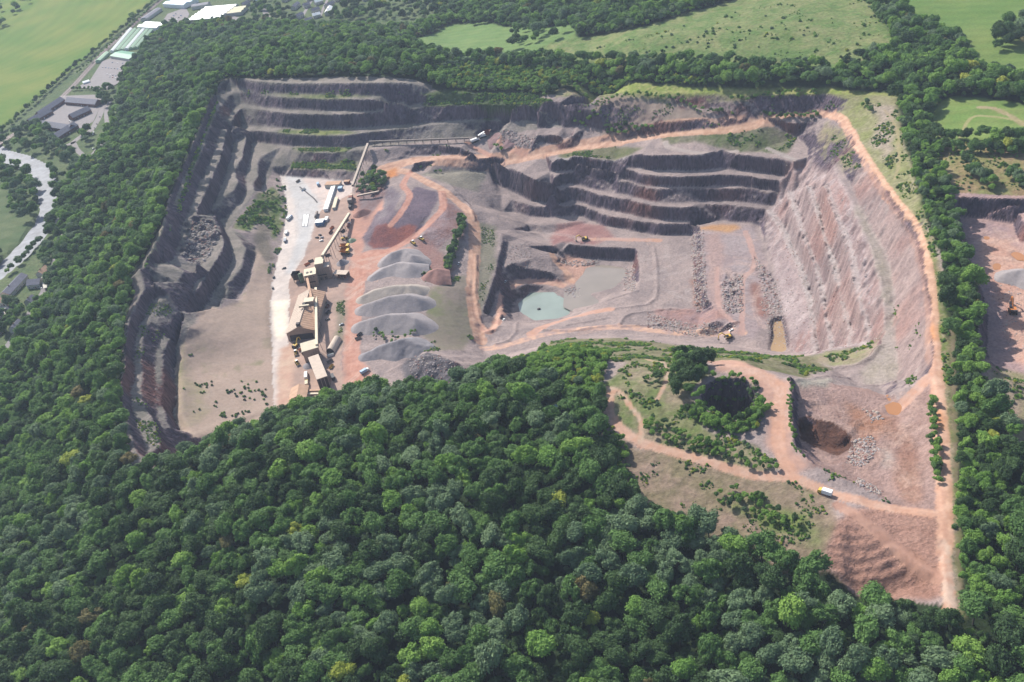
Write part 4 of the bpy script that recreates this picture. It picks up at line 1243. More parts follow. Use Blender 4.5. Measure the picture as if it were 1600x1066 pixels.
print('woods', round(time.time() - T0, 1))

# ---------------------------------------------------------------- low scrub
def bushes(s, dmin, dmax, dens, seed):
    p = PG(s)
    m = pip(p, GX, GY) & (SL < (9 if s.startswith('1096,606') else 1.3)) & (fbm(GX, GY, 16, 3, seed) > (0.12 if dens < 0.65 else -0.35)) & ~np.isin(ZID, (4, 9))
    return scatter(m, dmin * 0.8, dmax, dens * 0.55, seed, power=2.4)
SC = []
for k, (s, a, b, dn) in enumerate((
        ("455,256 556,254 556,266 455,264", 1.2, 3.2, 0.8), ("455,233 550,232 540,239 470,238", 1, 2.6, 0.7), ("430,203 530,202 560,207 500,211 440,208", 1, 2.4, 0.4),
        ("345,136 480,147 620,151 650,156 500,155 375,143", 1, 3, 0.5), ("222,420 256,366 300,250 312,212 328,160 340,150 318,215 302,262 264,366 248,410", 1.2, 4, 0.7),
        ("640,155 700,146 830,146 862,160 800,164 690,164", 1.2, 4, 0.8), ("580,236 640,229 690,228 735,238 700,243 640,244", 1, 2.8, 0.6),
        ("430,278 445,290 448,335 440,380 425,425 415,430 428,390 438,340", 1.0, 3.5, 0.6), ("362,352 408,302 428,292 440,330 432,372 410,350", 1.0, 4, 0.6),
        ("940,595 1000,566 1080,566 1080,640 1160,690 1220,728 1100,712 1000,684 960,650", 0.9, 2.6, 0.42), ("960,700 1080,722 1180,748 1240,752 1290,800 1280,880 1150,845 1000,790", 0.8, 2.2, 0.2),
        ("1120,785 1180,768 1235,800 1280,832 1200,828", 1, 3, 0.6), ("1440,335 1470,400 1482,480 1492,620 1500,960 1488,960 1480,800 1468,600 1458,480", 1, 3, 0.55),
        ("1350,165 1400,165 1410,215 1440,330 1470,400 1455,400 1420,330 1385,260 1345,205", 1, 3, 0.25), ("1180,160 1290,146 1340,160 1300,172 1210,176 1110,190 1100,180", 1, 3, 0.35),
        ("1040,205 1110,192 1200,198 1245,216 1230,238 1100,222", 1, 2.6, 0.4), ("1300,210 1330,225 1345,265 1320,262 1295,240", 1, 2.6, 0.35),
        ("870,240 960,230 1000,234 980,242 900,244", 1, 2.4, 0.5), ("860,534 960,528 1050,538 1150,548 1240,558 1300,578 1260,590 1180,575 1100,562 960,566 850,552", 1, 3, 0.5),
        ("1255,565 1330,548 1372,520 1376,540 1340,566 1300,572", 1, 2.6, 0.4), ("1395,480 1450,470 1455,560 1420,610 1400,580", 0.9, 2.4, 0.3), ("660,520 700,545 740,520 742,545 700,556 660,552", 1, 2.6, 0.5),
        ("664,430 700,436 720,428 728,436 690,448 664,446", 1, 2.6, 0.6), ("280,560 320,545 330,620 300,650 276,640", 0.8, 2.0, 0.2), ("300,600 420,560 425,640 350,676 300,690", 0.8, 2.6, 0.14),
        ("740,350 772,360 772,410 752,470 742,450", 0.8, 1.8, 0.15), ("880,155 1080,166 1096,182 1000,202 930,205", 0.8, 2.2, 0.16), ("1238,600 1234,640 1242,700 1272,727 1340,757 1400,790 1370,790 1300,760 1240,720 1228,640", 0.8, 2.4, 0.45),
        ("1096,606 1126,592 1160,594 1180,610 1182,634 1164,650 1136,654 1110,642 1098,626", 1.2, 4.2, 0.8), ("905,655 955,668 985,740 1005,800 960,772 925,700", 1.0, 3.6, 0.7), ("1070,640 1098,632 1112,648 1138,658 1166,654 1186,640 1194,640 1184,668 1150,680 1110,674", 1.5, 4, 0.9), ("196,580 230,580 240,650 260,715 225,715 200,650", 0.8, 2.2, 0.25), ("200,505 240,450 300,430 300,460 240,540 205,570", 0.7, 2, 0.18),
        ("820,92 1000,60 1180,10 1372,0 1400,80 1300,108 1000,92", 1.5, 4.5, 0.035), ("1440,220 1600,230 1600,300 1480,300", 1, 3, 0.08), ("1545,565 1600,585 1640,720 1600,720 1550,640", 1, 3, 0.2), ("525,475 538,470 532,545 524,545", 0.8, 2, 0.3))):
    SC.append(bushes(s, a, b, dn, 300 + k))
SHR = np.concatenate([SC[23], SC[24]])
SC[23] = SC[24] = np.zeros((0, 3))
SHR = SHR[np.argsort(-SHR[:, 2])][:70]
SHR = SHR[np.argsort(SHR[:, 1])]
zsh = bil(ZG, SHR[:, 0], SHR[:, 1])
spx, spy, _d = proj(SHR[:, 0], SHR[:, 1], zsh)
for k_, (x, y, d) in enumerate(SHR):
    o = bpy.data.objects.new('shrub', BUSH[k_ % 4]); COL.objects.link(o)
    o.location = (x, y, zsh[k_] + d * 0.15); o.scale = (d * 0.6, d * 0.6, d * 0.65); o.rotation_euler = (0, 0, k_ * 1.7)
    c = ['dark green', 'mid green', 'bright green'][k_ % 3]
    o.material_slots[0].link = 'OBJECT'; o.material_slots[0].material = FOL[c]
    o['label'] = 'small %s shrub on beige slope, %s' % (c, ('%s %s' % (['low', 'halfway up', 'high'][min(2, k_ * 3 // len(SHR))], ['on bench side', 'left middle', 'right middle', 'on yard side'][int(np.searchsorted(np.quantile(spx, (0.25, 0.5, 0.75)), spx[k_]))])))
    o['category'] = 'shrub'; o['group'] = 'shrubs dotted over the beige slope'
name_apart('shrub')
SC = np.concatenate(SC)
zs = bil(ZG, SC[:, 0], SC[:, 1])
bp = []
for s_ in range(4):
    for c in CN[:5]:
        p = bpy.data.objects.new('kind', BUSH[s_])
        p.material_slots[0].link = 'OBJECT'; p.material_slots[0].material = FOL[c]
        bp.append(p)
r_ = np.random.RandomState(9)
cc = r_.choice([0, 1, 2, 3, 4], len(SC), p=[0.04, 0.26, 0.16, 0.44, 0.10])
sd_ = SC[:, 2] * 0.55
instancer('scrub', bp, np.stack([SC[:, 0], SC[:, 1], zs + sd_ * 0.25], -1), r_.randint(0, 4, len(SC)) * 5 + cc, r_.rand(len(SC)) * 6.28, np.stack([sd_, sd_, sd_ * 1.1], -1), 'low green scrub and young growth on banks and benches', 'scrub')
print('scrub', len(SC), round(time.time() - T0, 1))
# ---------------------------------------------------------------- building kit: every part is one mesh under its thing
class MB:
    def __init__(self): self.v, self.f = [], []
    def add(self, vs, fs):
        b = len(self.v); self.v += [tuple(p) for p in vs]; self.f += [[b + i for i in q] for q in fs]; return self
    def box(self, x0, x1, y0, y1, z0, z1):
        return self.add([(x0, y0, z0), (x1, y0, z0), (x1, y1, z0), (x0, y1, z0), (x0, y0, z1), (x1, y0, z1), (x1, y1, z1), (x0, y1, z1)],
                        [(0, 3, 2, 1), (4, 5, 6, 7), (0, 1, 5, 4), (1, 2, 6, 5), (2, 3, 7, 6), (3, 0, 4, 7)])
    def prism(self, prof, x0, x1, axis='x'):
        n = len(prof)
        if axis == 'x': vs = [(x0, a, b) for a, b in prof] + [(x1, a, b) for a, b in prof]
        else: vs = [(a, x0, b) for a, b in prof] + [(a, x1, b) for a, b in prof]
        fs = [list(range(n))[::-1], list(range(n, 2 * n))] + [[i, (i + 1) % n, n + (i + 1) % n, n + i] for i in range(n)]
        return self.add(vs, fs)
    def cyl(self, x, y, z0, z1, r, n=12, r2=None):
        r2 = r if r2 is None else r2
        vs = [(x + r * math.cos(2 * math.pi * i / n), y + r * math.sin(2 * math.pi * i / n), z0) for i in range(n)]
        vs += [(x + r2 * math.cos(2 * math.pi * i / n), y + r2 * math.sin(2 * math.pi * i / n), z1) for i in range(n)]
        return self.add(vs, [list(range(n))[::-1], list(range(n, 2 * n))] + [[i, (i + 1) % n, n + (i + 1) % n, n + i] for i in range(n)])
    def wheel(self, x, y, z, r, w, n=14):
        vs = [(x + r * math.cos(2 * math.pi * i / n), y + s, z + r * math.sin(2 * math.pi * i / n)) for s in (-w / 2, w / 2) for i in range(n)]
        return self.add(vs, [list(range(n)), list(range(n, 2 * n))[::-1]] + [[i, n + i, n + (i + 1) % n, (i + 1) % n] for i in range(n)])
    def beam(self, p0, p1, w, h):
        p0, p1 = np.array(p0, float), np.array(p1, float)
        ax = p1 - p0; ax /= np.linalg.norm(ax)
        sx = np.cross(ax, [0, 0, 1.0])
        if np.linalg.norm(sx) < 1e-3: sx = np.array([1.0, 0, 0])
        sx /= np.linalg.norm(sx); up = np.cross(sx, ax)
        vs = [p + sx * a * w / 2 + up * b * h / 2 for p in (p0, p1) for a, b in ((-1, -1), (1, -1), (1, 1), (-1, 1))]
        return self.add(vs, [(0, 1, 2, 3), (7, 6, 5, 4), (0, 4, 5, 1), (1, 5, 6, 2), (2, 6, 7, 3), (3, 7, 4, 0)])
    def mesh(self, name, m, smooth=False):
        me = bpy.data.meshes.new(name)
        me.from_pydata(self.v, [], self.f)
        me.materials.append(m)
        me.polygons.foreach_set('use_smooth', np.full(len(self.f), smooth, bool))
        me.update()
        return me
    def part(self, name, m, parent, smooth=False, label=None):
        o = bpy.data.objects.new(name, self.mesh(name, m, smooth))
        COL.objects.link(o); o.parent = parent
        if label: o['label'] = label
        return o
def B(*a): return MB().box(*a)
def thing(name, label, cat, loc, rz=0.0, group=None):
    o = bpy.data.objects.new(name, None)
    COL.objects.link(o); o.location = loc; o.rotation_euler = (0, 0, rz)
    o['label'] = label; o['category'] = cat
    if group: o['group'] = group
    return o
def tag(o, label, cat, group=None):
    o['label'] = label; o['category'] = cat
    if group: o['group'] = group
    return o
def dup(root, loc, rz, label, group=None):
    r = root.copy(); COL.objects.link(r); r.location = loc; r.rotation_euler = (0, 0, rz); r['label'] = label
    if group: r['group'] = group
    for ch in list(root.children):
        c = ch.copy(); COL.objects.link(c); c.parent = r
        for g in ch.children:
            q = g.copy(); COL.objects.link(q); q.parent = c
    return r
def base(p0, p1, z=None):
    """two photo points along a building's foot -> corner, heading, length"""
    if z is None: a, b = ground([p0[0], p1[0]], [p0[1], p1[1]])
    else: a, b = np.array(at(*p0, z)), np.array(at(*p1, z))
    return a, math.atan2(b[1] - a[1], b[0] - a[0]), math.hypot(b[0] - a[0], b[1] - a[1])
def spot(px, py, z=None):
    return tuple(ground([px], [py])[0]) if z is None else at(px, py, z)
def heading(p0, p1, z=None):
    return base(p0, p1, z)[1]
def K(r, g, b, k=0.62): return lin((r, g, b)) * k
MT = {'cladding': mat('dusty_cladding', K(188, 166, 150), 0.7, var=0.12, scale=0.5), 'roof_pale': mat('dusty_pale_roof', K(222, 202, 182), 0.8, var=0.10, scale=0.35), 'roof_tan': mat('dusty_tan_roof', K(212, 172, 142), 0.85, var=0.14, scale=0.35),
      'roof_cream': mat('cream_roof', K(240, 226, 196), 0.8, var=0.07, scale=0.4), 'dark': mat('dark_steel', K(70, 64, 66), 0.7, var=0.2, scale=1), 'steel': mat('dusty_steel', K(150, 138, 130), 0.6, var=0.2, scale=1),
      'white': mat('white_paint', K(236, 236, 232, 0.8), 0.5, var=0.05, scale=1), 'blue': mat('blue_paint', K(96, 140, 186), 0.5, var=0.08, scale=1), 'blueroof': mat('pale_blue_roof', K(176, 206, 230), 0.5, var=0.06, scale=1),
      'yellow': mat('yellow_paint', K(236, 196, 84), 0.5, var=0.1, scale=1), 'orange': mat('orange_paint', K(226, 140, 70), 0.55, var=0.12, scale=1), 'red': mat('red_paint', K(184, 60, 52), 0.5, var=0.08, scale=1),
      'rubber': mat('black_rubber', K(40, 38, 38), 0.9, var=0.2, scale=3), 'glass': mat('dark_glass', K(40, 48, 58), 0.12, var=0.1, scale=1, spec=0.6), 'rust': mat('rusty_red_steel', K(150, 92, 78), 0.8, var=0.2, scale=1),
      'green': mat('green_tank_paint', K(120, 140, 112), 0.6, var=0.1, scale=1), 'slate': mat('slate_roof', K(122, 122, 134), 0.7, var=0.14, scale=0.4), 'brick': mat('brown_brick', K(140, 104, 92), 0.85, var=0.15, scale=0.8),
      'greenroof': mat('green_sheet_roof', K(70, 150, 112), 0.55, var=0.08, scale=0.3), 'paleroof': mat('pale_green_glasshouse', K(190, 218, 180), 0.4, var=0.1, scale=0.2), 'whiteroof': mat('white_sheet_roof', K(236, 236, 230, 0.85), 0.5, var=0.06, scale=0.2),
      'beigeroof': mat('beige_sheet_roof', K(214, 204, 158), 0.6, var=0.08, scale=0.3), 'wallw': mat('pale_render', K(220, 214, 200), 0.8, var=0.08, scale=0.6), 'tarmac': mat('grey_tarmac', K(168, 160, 158, 0.5), 0.9, var=0.08, scale=0.15),
      'ballast': mat('track_ballast', K(130, 118, 112, 0.5), 0.95, var=0.2, scale=0.5), 'rail': mat('steel_rail', K(120, 108, 104), 0.45, metal=0.6, var=0.1, scale=1), 'silver': mat('silver_paint', K(170, 176, 184), 0.35, var=0.04, scale=1),
      'black': mat('black_paint', K(36, 38, 44), 0.35, var=0.05, scale=1), 'gravel': mat('grey_crushed_stone', C(186, 176, 174), 0.95, var=0.09, scale=0.6, bump=0.5), 'gravelw': mat('pale_crushed_stone', C(206, 192, 178), 0.95, var=0.08, scale=0.6, bump=0.5),
      'gravelr': mat('red_crushed_stone', C(170, 128, 118), 0.95, var=0.12, scale=0.6, bump=0.5), 'purple': mat('purple_crushed_stone', C(164, 132, 130), 0.95, var=0.14, scale=0.6, bump=0.6), 'darkgravel': mat('dark_crushed_stone', C(168, 162, 164), 0.95, var=0.10, scale=0.6, bump=0.5)}

# ---------------------------------------------------------------- water
def water_mat(name, c, rough=0.08):
    m = mat(name, c, rough, var=0.10, scale=0.05, spec=0.5)
    t = m.node_tree; b = t.nodes['Principled BSDF']
    no = t.nodes.new('ShaderNodeTexNoise'); no.inputs['Scale'].default_value = 0.8
    tc = t.nodes.new('ShaderNodeTexCoord'); t.links.new(tc.outputs['Object'], no.inputs['Vector'])
    bp = t.nodes.new('ShaderNodeBump'); bp.inputs['Strength'].default_value = 0.05; bp.inputs['Distance'].default_value = 0.2
    t.links.new(no.outputs['Fac'], bp.inputs['Height']); t.links.new(bp.outputs['Normal'], b.inputs['Normal'])
    return m
def sheet(name, p, z, m, kind='structure'):
    p = [(float(q[0]), float(q[1]), z) for q in p]
    me = bpy.data.meshes.new(name); me.from_pydata(p, [], [list(range(len(p)))]); me.materials.append(m); me.update()
    return link(name, me, kind)
sheet('pond', PG("808,452 866,450 880,458 893,470 893,492 870,503 834,505 812,494 804,474", -41.2), -41.2, water_mat('milky_green_water', C(184, 198, 184, 0.9), 0.1))
sheet('shallow_pool', PG("885,405 990,405 995,440 960,470 900,490 880,480", -40.0), -40.0, water_mat('silty_water', C(186, 172, 156, 0.9), 0.07))
mud = water_mat('rust_brown_water', C(214, 150, 96, 1.0), 0.25)
for k, (s, z) in enumerate(PUDDLES):
    p = PG(s, z - 0.15); c = p.mean(0)
    sheet('puddle', c + (p - c) * 1.12, z - 0.15, mud if k not in (0,) else water_mat('ochre_water', C(204, 168, 120, 1.0), 0.2))

def ribbon(name, s, w, z, m, kind='structure', dense=True):
    p = PG(s, z) if isinstance(s, str) else s
    p = p[:, :2]
    if dense:
        q = [p[0]]
        for i in range(len(p) - 1):
            a0 = p[max(i - 1, 0)]; a1 = p[i]; a2 = p[i + 1]; a3 = p[min(i + 2, len(p) - 1)]
            for k in range(1, 9):
                t = k / 8
                q.append(0.5 * ((2 * a1) + (-a0 + a2) * t + (2 * a0 - 5 * a1 + 4 * a2 - a3) * t * t + (-a0 + 3 * a1 - 3 * a2 + a3) * t ** 3))
        p = np.array(q)
    d = np.gradient(p, axis=0); d /= np.linalg.norm(d, axis=1)[:, None] + 1e-9
    n = np.stack([-d[:, 1], d[:, 0]], 1)
    l, r = p + n * w / 2, p - n * w / 2
    zz = np.maximum(np.maximum(bil(ZG, l[:, 0], l[:, 1]), bil(ZG, r[:, 0], r[:, 1])), bil(ZG, p[:, 0], p[:, 1])) if z is None or True else 0
    zz = np.maximum(zz, z if z is not None else -99) + 0.12
    V = np.concatenate([np.column_stack([l, zz]), np.column_stack([r, zz])])
    k = len(p)
    Fc = np.array([[i, k + i, k + i + 1, i + 1] for i in range(k - 1)])
    me = mesh_from(name, V, Fc, None, True); me.materials.append(m)
    return link(name, me, kind), p, zz
rv = PG(RIVER, 0)
d_ = np.gradient(rv[:, :2], axis=0); d_ /= np.linalg.norm(d_, axis=1)[:, None]
n_ = np.stack([-d_[:, 1], d_[:, 0]], 1)
wr = np.array([15, 15, 15, 16, 17, 16, 17, 17, 17, 17, 17, 17])[:len(rv), None]
V = np.concatenate([np.column_stack([rv[:, :2] + n_ * wr, np.full(len(rv), -2.2)]), np.column_stack([rv[:, :2] - n_ * wr, np.full(len(rv), -2.2)])])
k = len(rv)
me = mesh_from('river', V, np.array([[i, k + i, k + i + 1, i + 1] for i in range(k - 1)]), None, True)
wm = mat('rippled_river_water', C(150, 154, 162, 0.9), 0.6, var=0.35, scale=0.12, bump=0.4, spec=0.2); me.materials.append(wm)
link('river', me, 'structure')

# ---------------------------------------------------------------- stockpiles
def heap(label, ridge, z0, m, tan=0.70, seed=0, rough_=0.25, group='stockpiles in the yard'):
    """ridge: photo points with crest heights above z0"""
    R = [np.array(at(x, y, z0 + h)) for x, y, h in ridge]
    pts_ = []
    for a, b in zip(R[:-1], R[1:]):
        for k in range(8): pts_.append(a + (b - a) * k / 8)
    pts_.append(R[-1])
    P = np.array(pts_)
    h = P[:, 2].max() - z0
    pad = h / tan + 3
    xs = np.arange(P[:, 0].min() - pad, P[:, 0].max() + pad, 0.9); ys = np.arange(P[:, 1].min() - pad, P[:, 1].max() + pad, 0.9)
    X, Y = np.meshgrid(xs, ys, indexing='ij')
    Zh = np.full(X.shape, -99.0)
    wob = fbm(X, Y, 9, 2, seed) * 1.2
    for p in P:
        Zh = np.maximum(Zh, p[2] - np.hypot(X - p[0], Y - p[1]) * tan)
    Zh = Zh + wob * rough_ * 2 + fbm(X, Y, 3, 2, seed + 3) * rough_
    # rounded crest
    for _ in range(2):
        Zh[1:-1, 1:-1] = (Zh[1:-1, 1:-1] * 4 + Zh[:-2, 1:-1] + Zh[2:, 1:-1] + Zh[1:-1, :-2] + Zh[1:-1, 2:]) / 8
    G = bil(ZG, X, Y)
    keep = Zh > G - 0.6
    idx = np.arange(X.size).reshape(X.shape)
    q = np.stack([idx[:-1, :-1], idx[1:, :-1], idx[1:, 1:], idx[:-1, 1:]], -1).reshape(-1, 4)
    kq = (keep[:-1, :-1] | keep[1:, :-1] | keep[1:, 1:] | keep[:-1, 1:]).reshape(-1)
    q = q[kq]
    u, inv = np.unique(q, return_inverse=True)
    V = np.stack([X.ravel(), Y.ravel(), np.maximum(Zh, G - 0.8).ravel()], -1)[u]
    me = mesh_from('stockpile', V, inv.reshape(-1, 4), None, True); me.materials.append(m)
    o = link('stockpile', me)
    return tag(o, label, 'stockpile', group)
heap('broad grey stockpile beside the row of trees, uppermost of the stone heaps', [(600, 405, 5), (612, 394, 9), (630, 388, 9.5), (643, 398, 8)], 2, MT['gravel'], 0.66, 1)
heap('low grey apron of stone running down from the broad heap', [(580, 432, 2.5), (600, 418, 5), (622, 410, 6.5), (640, 412, 7)], 2, MT['gravel'], 0.5, 8)
heap('long grey stockpile with a white crest, first below the broad heap', [(566, 462, 4), (585, 452, 7), (612, 446, 8.5), (640, 445, 8), (652, 447, 6)], 2, MT['gravelw'], 0.62, 2)
heap('long grey stockpile with a tan patch, between the white crested and the lowest long heap', [(566, 477, 5), (585, 470, 8), (606, 463, 10), (632, 459, 10.5), (650, 463, 8)], 2, MT['gravel'], 0.66, 3)
heap('long smooth grey stockpile with a rounded pale end, lowest of the long heaps', [(562, 503, 5), (582, 497, 8), (604, 491, 10), (634, 490, 10.5), (648, 497, 8.5)], 2, MT['gravel'], 0.66, 4)
heap('grey stockpile with gullies just behind the front wood', [(572, 550, 4), (592, 541, 6), (614, 534, 9), (634, 529, 10), (648, 536, 8)], 2, MT['darkgravel'], 0.66, 5, 0.5)
heap('small grey cone of stone beside the two dump trucks', [(533, 405, 4.5), (534, 405.5, 4.6)], 1.5, MT['darkgravel'], 0.7, 6)
heap('small dark green cone beside the row of yellow machines', [(548, 372, 3.2), (548.5, 372.3, 3.2)], 2, MT['green'], 0.66, 7)
heap('small grey cone by the lower plant building', [(481, 566, 3.5), (481.5, 566.3, 3.5)], 1, MT['darkgravel'], 0.66, 9)
heap('reddish heap at the foot of the tree row', [(672, 424, 4), (680, 420, 5), (684, 426, 4)], 3, MT['gravelr'], 0.6, 10, 0.4)
heap('round purple heap under the stacking conveyor', [(560, 330, 4.5), (567, 326, 5)], 2, MT['gravelr'], 0.66, 11)
heap('dark dug heap on the rim below the crushing plant', [(778, 207, 4), (790, 208, 5), (800, 213, 3.5)], 20, MT['purple'], 0.5, 12, 0.8, 'heaps by the crusher')
heap('purple stockpile lying on the eastern quarry floor', [(1575, 425, 4), (1598, 420, 6), (1620, 428, 6)], 72, MT['gravel'], 0.6, 13, 0.4, 'heaps in the eastern quarry')

# ---------------------------------------------------------------- stone plant
def gable(t, L_, W_, eave, apex, wall_m, roof_m, over=0.4, roof2=None, th=0.25):
    """building along local x, foot corner at 0,0"""
    MB().prism([(0, -1), (W_, -1), (W_, eave), (W_ / 2, apex - 0.05), (0, eave)], 0, L_).part('wall', wall_m, t)
    s = (apex - eave) / (W_ / 2)
    o1 = MB().prism([(-over, eave - over * s + 0.06), (W_ / 2, apex + 0.06), (W_ / 2, apex + th + 0.06), (-over, eave - over * s + th + 0.06)], -over, L_ + over).part('roof', roof_m, t)
    o2 = MB().prism([(W_ / 2, apex + 0.06), (W_ + over, eave - over * s + 0.06), (W_ + over, eave - over * s + th + 0.06), (W_ / 2, apex + th + 0.06)], -over, L_ + over).part('roof', roof2 or roof_m, t)
    return o1, o2
def flat(t, x0, x1, y0, y1, h, wall_m, roof_m, over=0.3, z0=-1, drop=0.0):
    w = B(x0, x1, y0, y1, z0, h).part('wall', wall_m, t)
    r = MB().add([(x0 - over, y0 - over, h + 0.02), (x1 + over, y0 - over, h + 0.02), (x1 + over, y1 + over, h + drop + 0.02), (x0 - over, y1 + over, h + drop + 0.02),
                  (x0 - over, y0 - over, h + 0.32), (x1 + over, y0 - over, h + 0.32), (x1 + over, y1 + over, h + drop + 0.32), (x0 - over, y1 + over, h + drop + 0.32)],
                 [(0, 3, 2, 1), (4, 5, 6, 7), (0, 1, 5, 4), (1, 2, 6, 5), (2, 3, 7, 6), (3, 0, 4, 7)]).part('roof', roof_m, t)
    if drop > 0:
        MB().prism([(y0 + 0.02, h - 0.02), (y1 - 0.02, h - 0.02), (y1 - 0.02, h + drop - 0.02)], x0 + 0.02, x1 - 0.02).part('gable_wall', wall_m, t)
    return w, r
def ribs(t, x0, x1, y, z0, z1, n, m, name='cladding_rib'):
    me = B(-0.18, 0.18, -0.16, 0, z0, z1).mesh(name, m)
    for i in range(n):
        o = bpy.data.objects.new(name, me); COL.objects.link(o); o.parent = t; o.location = (x0 + (x1 - x0) * (i + 0.5) / n, y, 0)
Z1 = 1.2
a, rz, l = base((499, 439), (519.5, 435.6), Z1)
t = thing('screen_house', 'tall tan clad screen house with pale flat roof and lower annex', 'plant building', a, rz)
flat(t, 0, l * 0.62, 0, 12, 18, MT['cladding'], MT['roof_cream'])
ribs(t, 0.5, l * 0.62, 0, 0, 17.5, 7, MT['cladding'])
w, r = flat(t, l * 0.62 + 0.05, l, 0, 8.5, 13.5, MT['cladding'], MT['roof_pale'])
w.name = 'annex_wall'; r.name = 'annex_roof'
ribs(t, l * 0.64, l - 0.3, 0, 0, 13, 4, MT['cladding'])
B(1.5, 4.5, -0.05, 0.2, 0, 3.5).part('doorway', MT['dark'], t)
B(6, 8.6, -0.05, 0.2, 0, 3.5).part('doorway', MT['dark'], t)
for i in range(3): MB().box(-5 + i * 1.6, -3.9 + i * 1.6, 4, 9, 0, 9 + i * 2.0).part('dust_filter', MT['steel'], t)
a, rz2, l = base((481.2, 451), (499, 447.2), Z1)
t = thing('crushing_house', 'square tan building with cream flat roof, stepped below the screen house', 'plant building', a, rz2)
flat(t, 0, l, 0, 12.5, 13.5, MT['cladding'], MT['roof_cream'])
ribs(t, 0.4, l - 0.4, 0, 0, 13, 6, MT['cladding'])
for i in range(3): B(3 + 2.4 * i, 4.2 + 2.4 * i, -0.06, 0.2, 10.4, 11.6).part('window', MT['dark'], t)
B(1, 4, -0.07, 0.2, 0, 3.2).part('doorway', MT['dark'], t)
a, rz3, l = base((523, 437.5), (543, 438.5), Z1)
t = thing('open_shed', 'open fronted lean-to shed with pale roof beside the screen house', 'shed', a, rz3)
B(-0.2, l + 0.2, -0.3, 7, 6.5, 6.8).part('roof', MT['roof_pale'], t)
B(0, l, 6.5, 6.8, -1, 6.5).part('rear_wall', MT['cladding'], t)
for i in range(5): B(l * i / 4.0 - 0.15, l * i / 4.0 + 0.15, 0, 0.3, -1, 6.5).part('post', MT['steel'], t)
for i in range(2): B(2 + 6 * i, 5 + 6 * i, 3, 6, 0, 2.6).part('bunker', MT['rust'], t)
a, rz4, l = base((459, 442), (470, 441), Z1)
t = thing('feed_hopper', 'dark steel feed hopper standing between pale road and crushing house', 'hopper', a, rz4)
MB().add([(0.8, 0.8, 2), (5.6, 0.8, 2), (5.6, 5, 2), (0.8, 5, 2), (-0.4, -0.4, 9), (7, -0.4, 9), (7, 6.4, 9), (-0.4, 6.4, 9)], [(0, 3, 2, 1), (0, 1, 5, 4), (1, 2, 6, 5), (2, 3, 7, 6), (3, 0, 4, 7)]).part('bin', MT['dark'], t)
for x, y in ((0.6, 0.6), (5.8, 0.6), (0.6, 5.2), (5.8, 5.2)): B(x - 0.2, x + 0.2, y - 0.2, y + 0.2, -1, 6).part('leg', MT['dark'], t)
t = thing('storage_tank', 'green round storage tank beside the dark feed hopper', 'tank', spot(473, 441, Z1))
MB().cyl(0, 0, -0.5, 9, 2.3, 18).part('shell', MT['green'], t, True); MB().cyl(0, 0, 9.01, 9.8, 2.4, 18, 0.5).part('lid', MT['green'], t, True)
# big hall
a, rz5, l = base((451.5, 533), (494.5, 527.5), Z1)
t = thing('storage_hall', 'big gabled storage hall with dusty tan roof slopes beside the pale road', 'industrial hall', a, rz5)
W_, Lh = l, 60.0
MB().prism([(0, -1), (W_, -1), (W_, 8), (W_ * 0.5, 13.4), (0, 8)], 0, Lh, 'y').part('wall', MT['cladding'], t)
for nm, m, (xa, za, xb, zb) in (('roof', MT['roof_pale'], (-0.5, 7.86, W_ * 0.5, 13.5)), ('roof', MT['roof_tan'], (W_ * 0.5, 13.5, W_ + 0.5, 7.86))):
    MB().prism([(xa, za), (xb, zb), (xb, zb + 0.3), (xa, za + 0.3)], -0.6, Lh + 0.4, 'y').part(nm, m, t)
for i in range(2): B(W_ * 0.5 - 1.8, W_ * 0.5 + 1.0, 0.2 + 31 * i, 3.2 + 31 * i, 13.2, 16).part('ridge_vent', MT['dark'], t)
B(2, W_ - 2, -0.12, 0.05, -0.5, 5.6).part('doorway', MT['dark'], t)
rm_ = [MB().beam((-0.4, 0, 8.3), (W_ * 0.5, 0, 13.92), 0.22, 0.16).mesh('roof_rib', MT['roof_pale']), MB().beam((W_ * 0.5, 0, 13.92), (W_ + 0.4, 0, 8.3), 0.22, 0.16).mesh('roof_rib', MT['roof_tan'])]
for i in range(19):
    for me in rm_:
        o = bpy.data.objects.new('roof_rib', me); COL.objects.link(o); o.parent = t; o.location = (0, 1 + 3.2 * i, 0)
B(W_ * 0.5 - 0.25, W_ * 0.5 + 0.25, 3.4, 58, 13.95, 14.4).part('ridge_walkway', MT['roof_pale'], t)
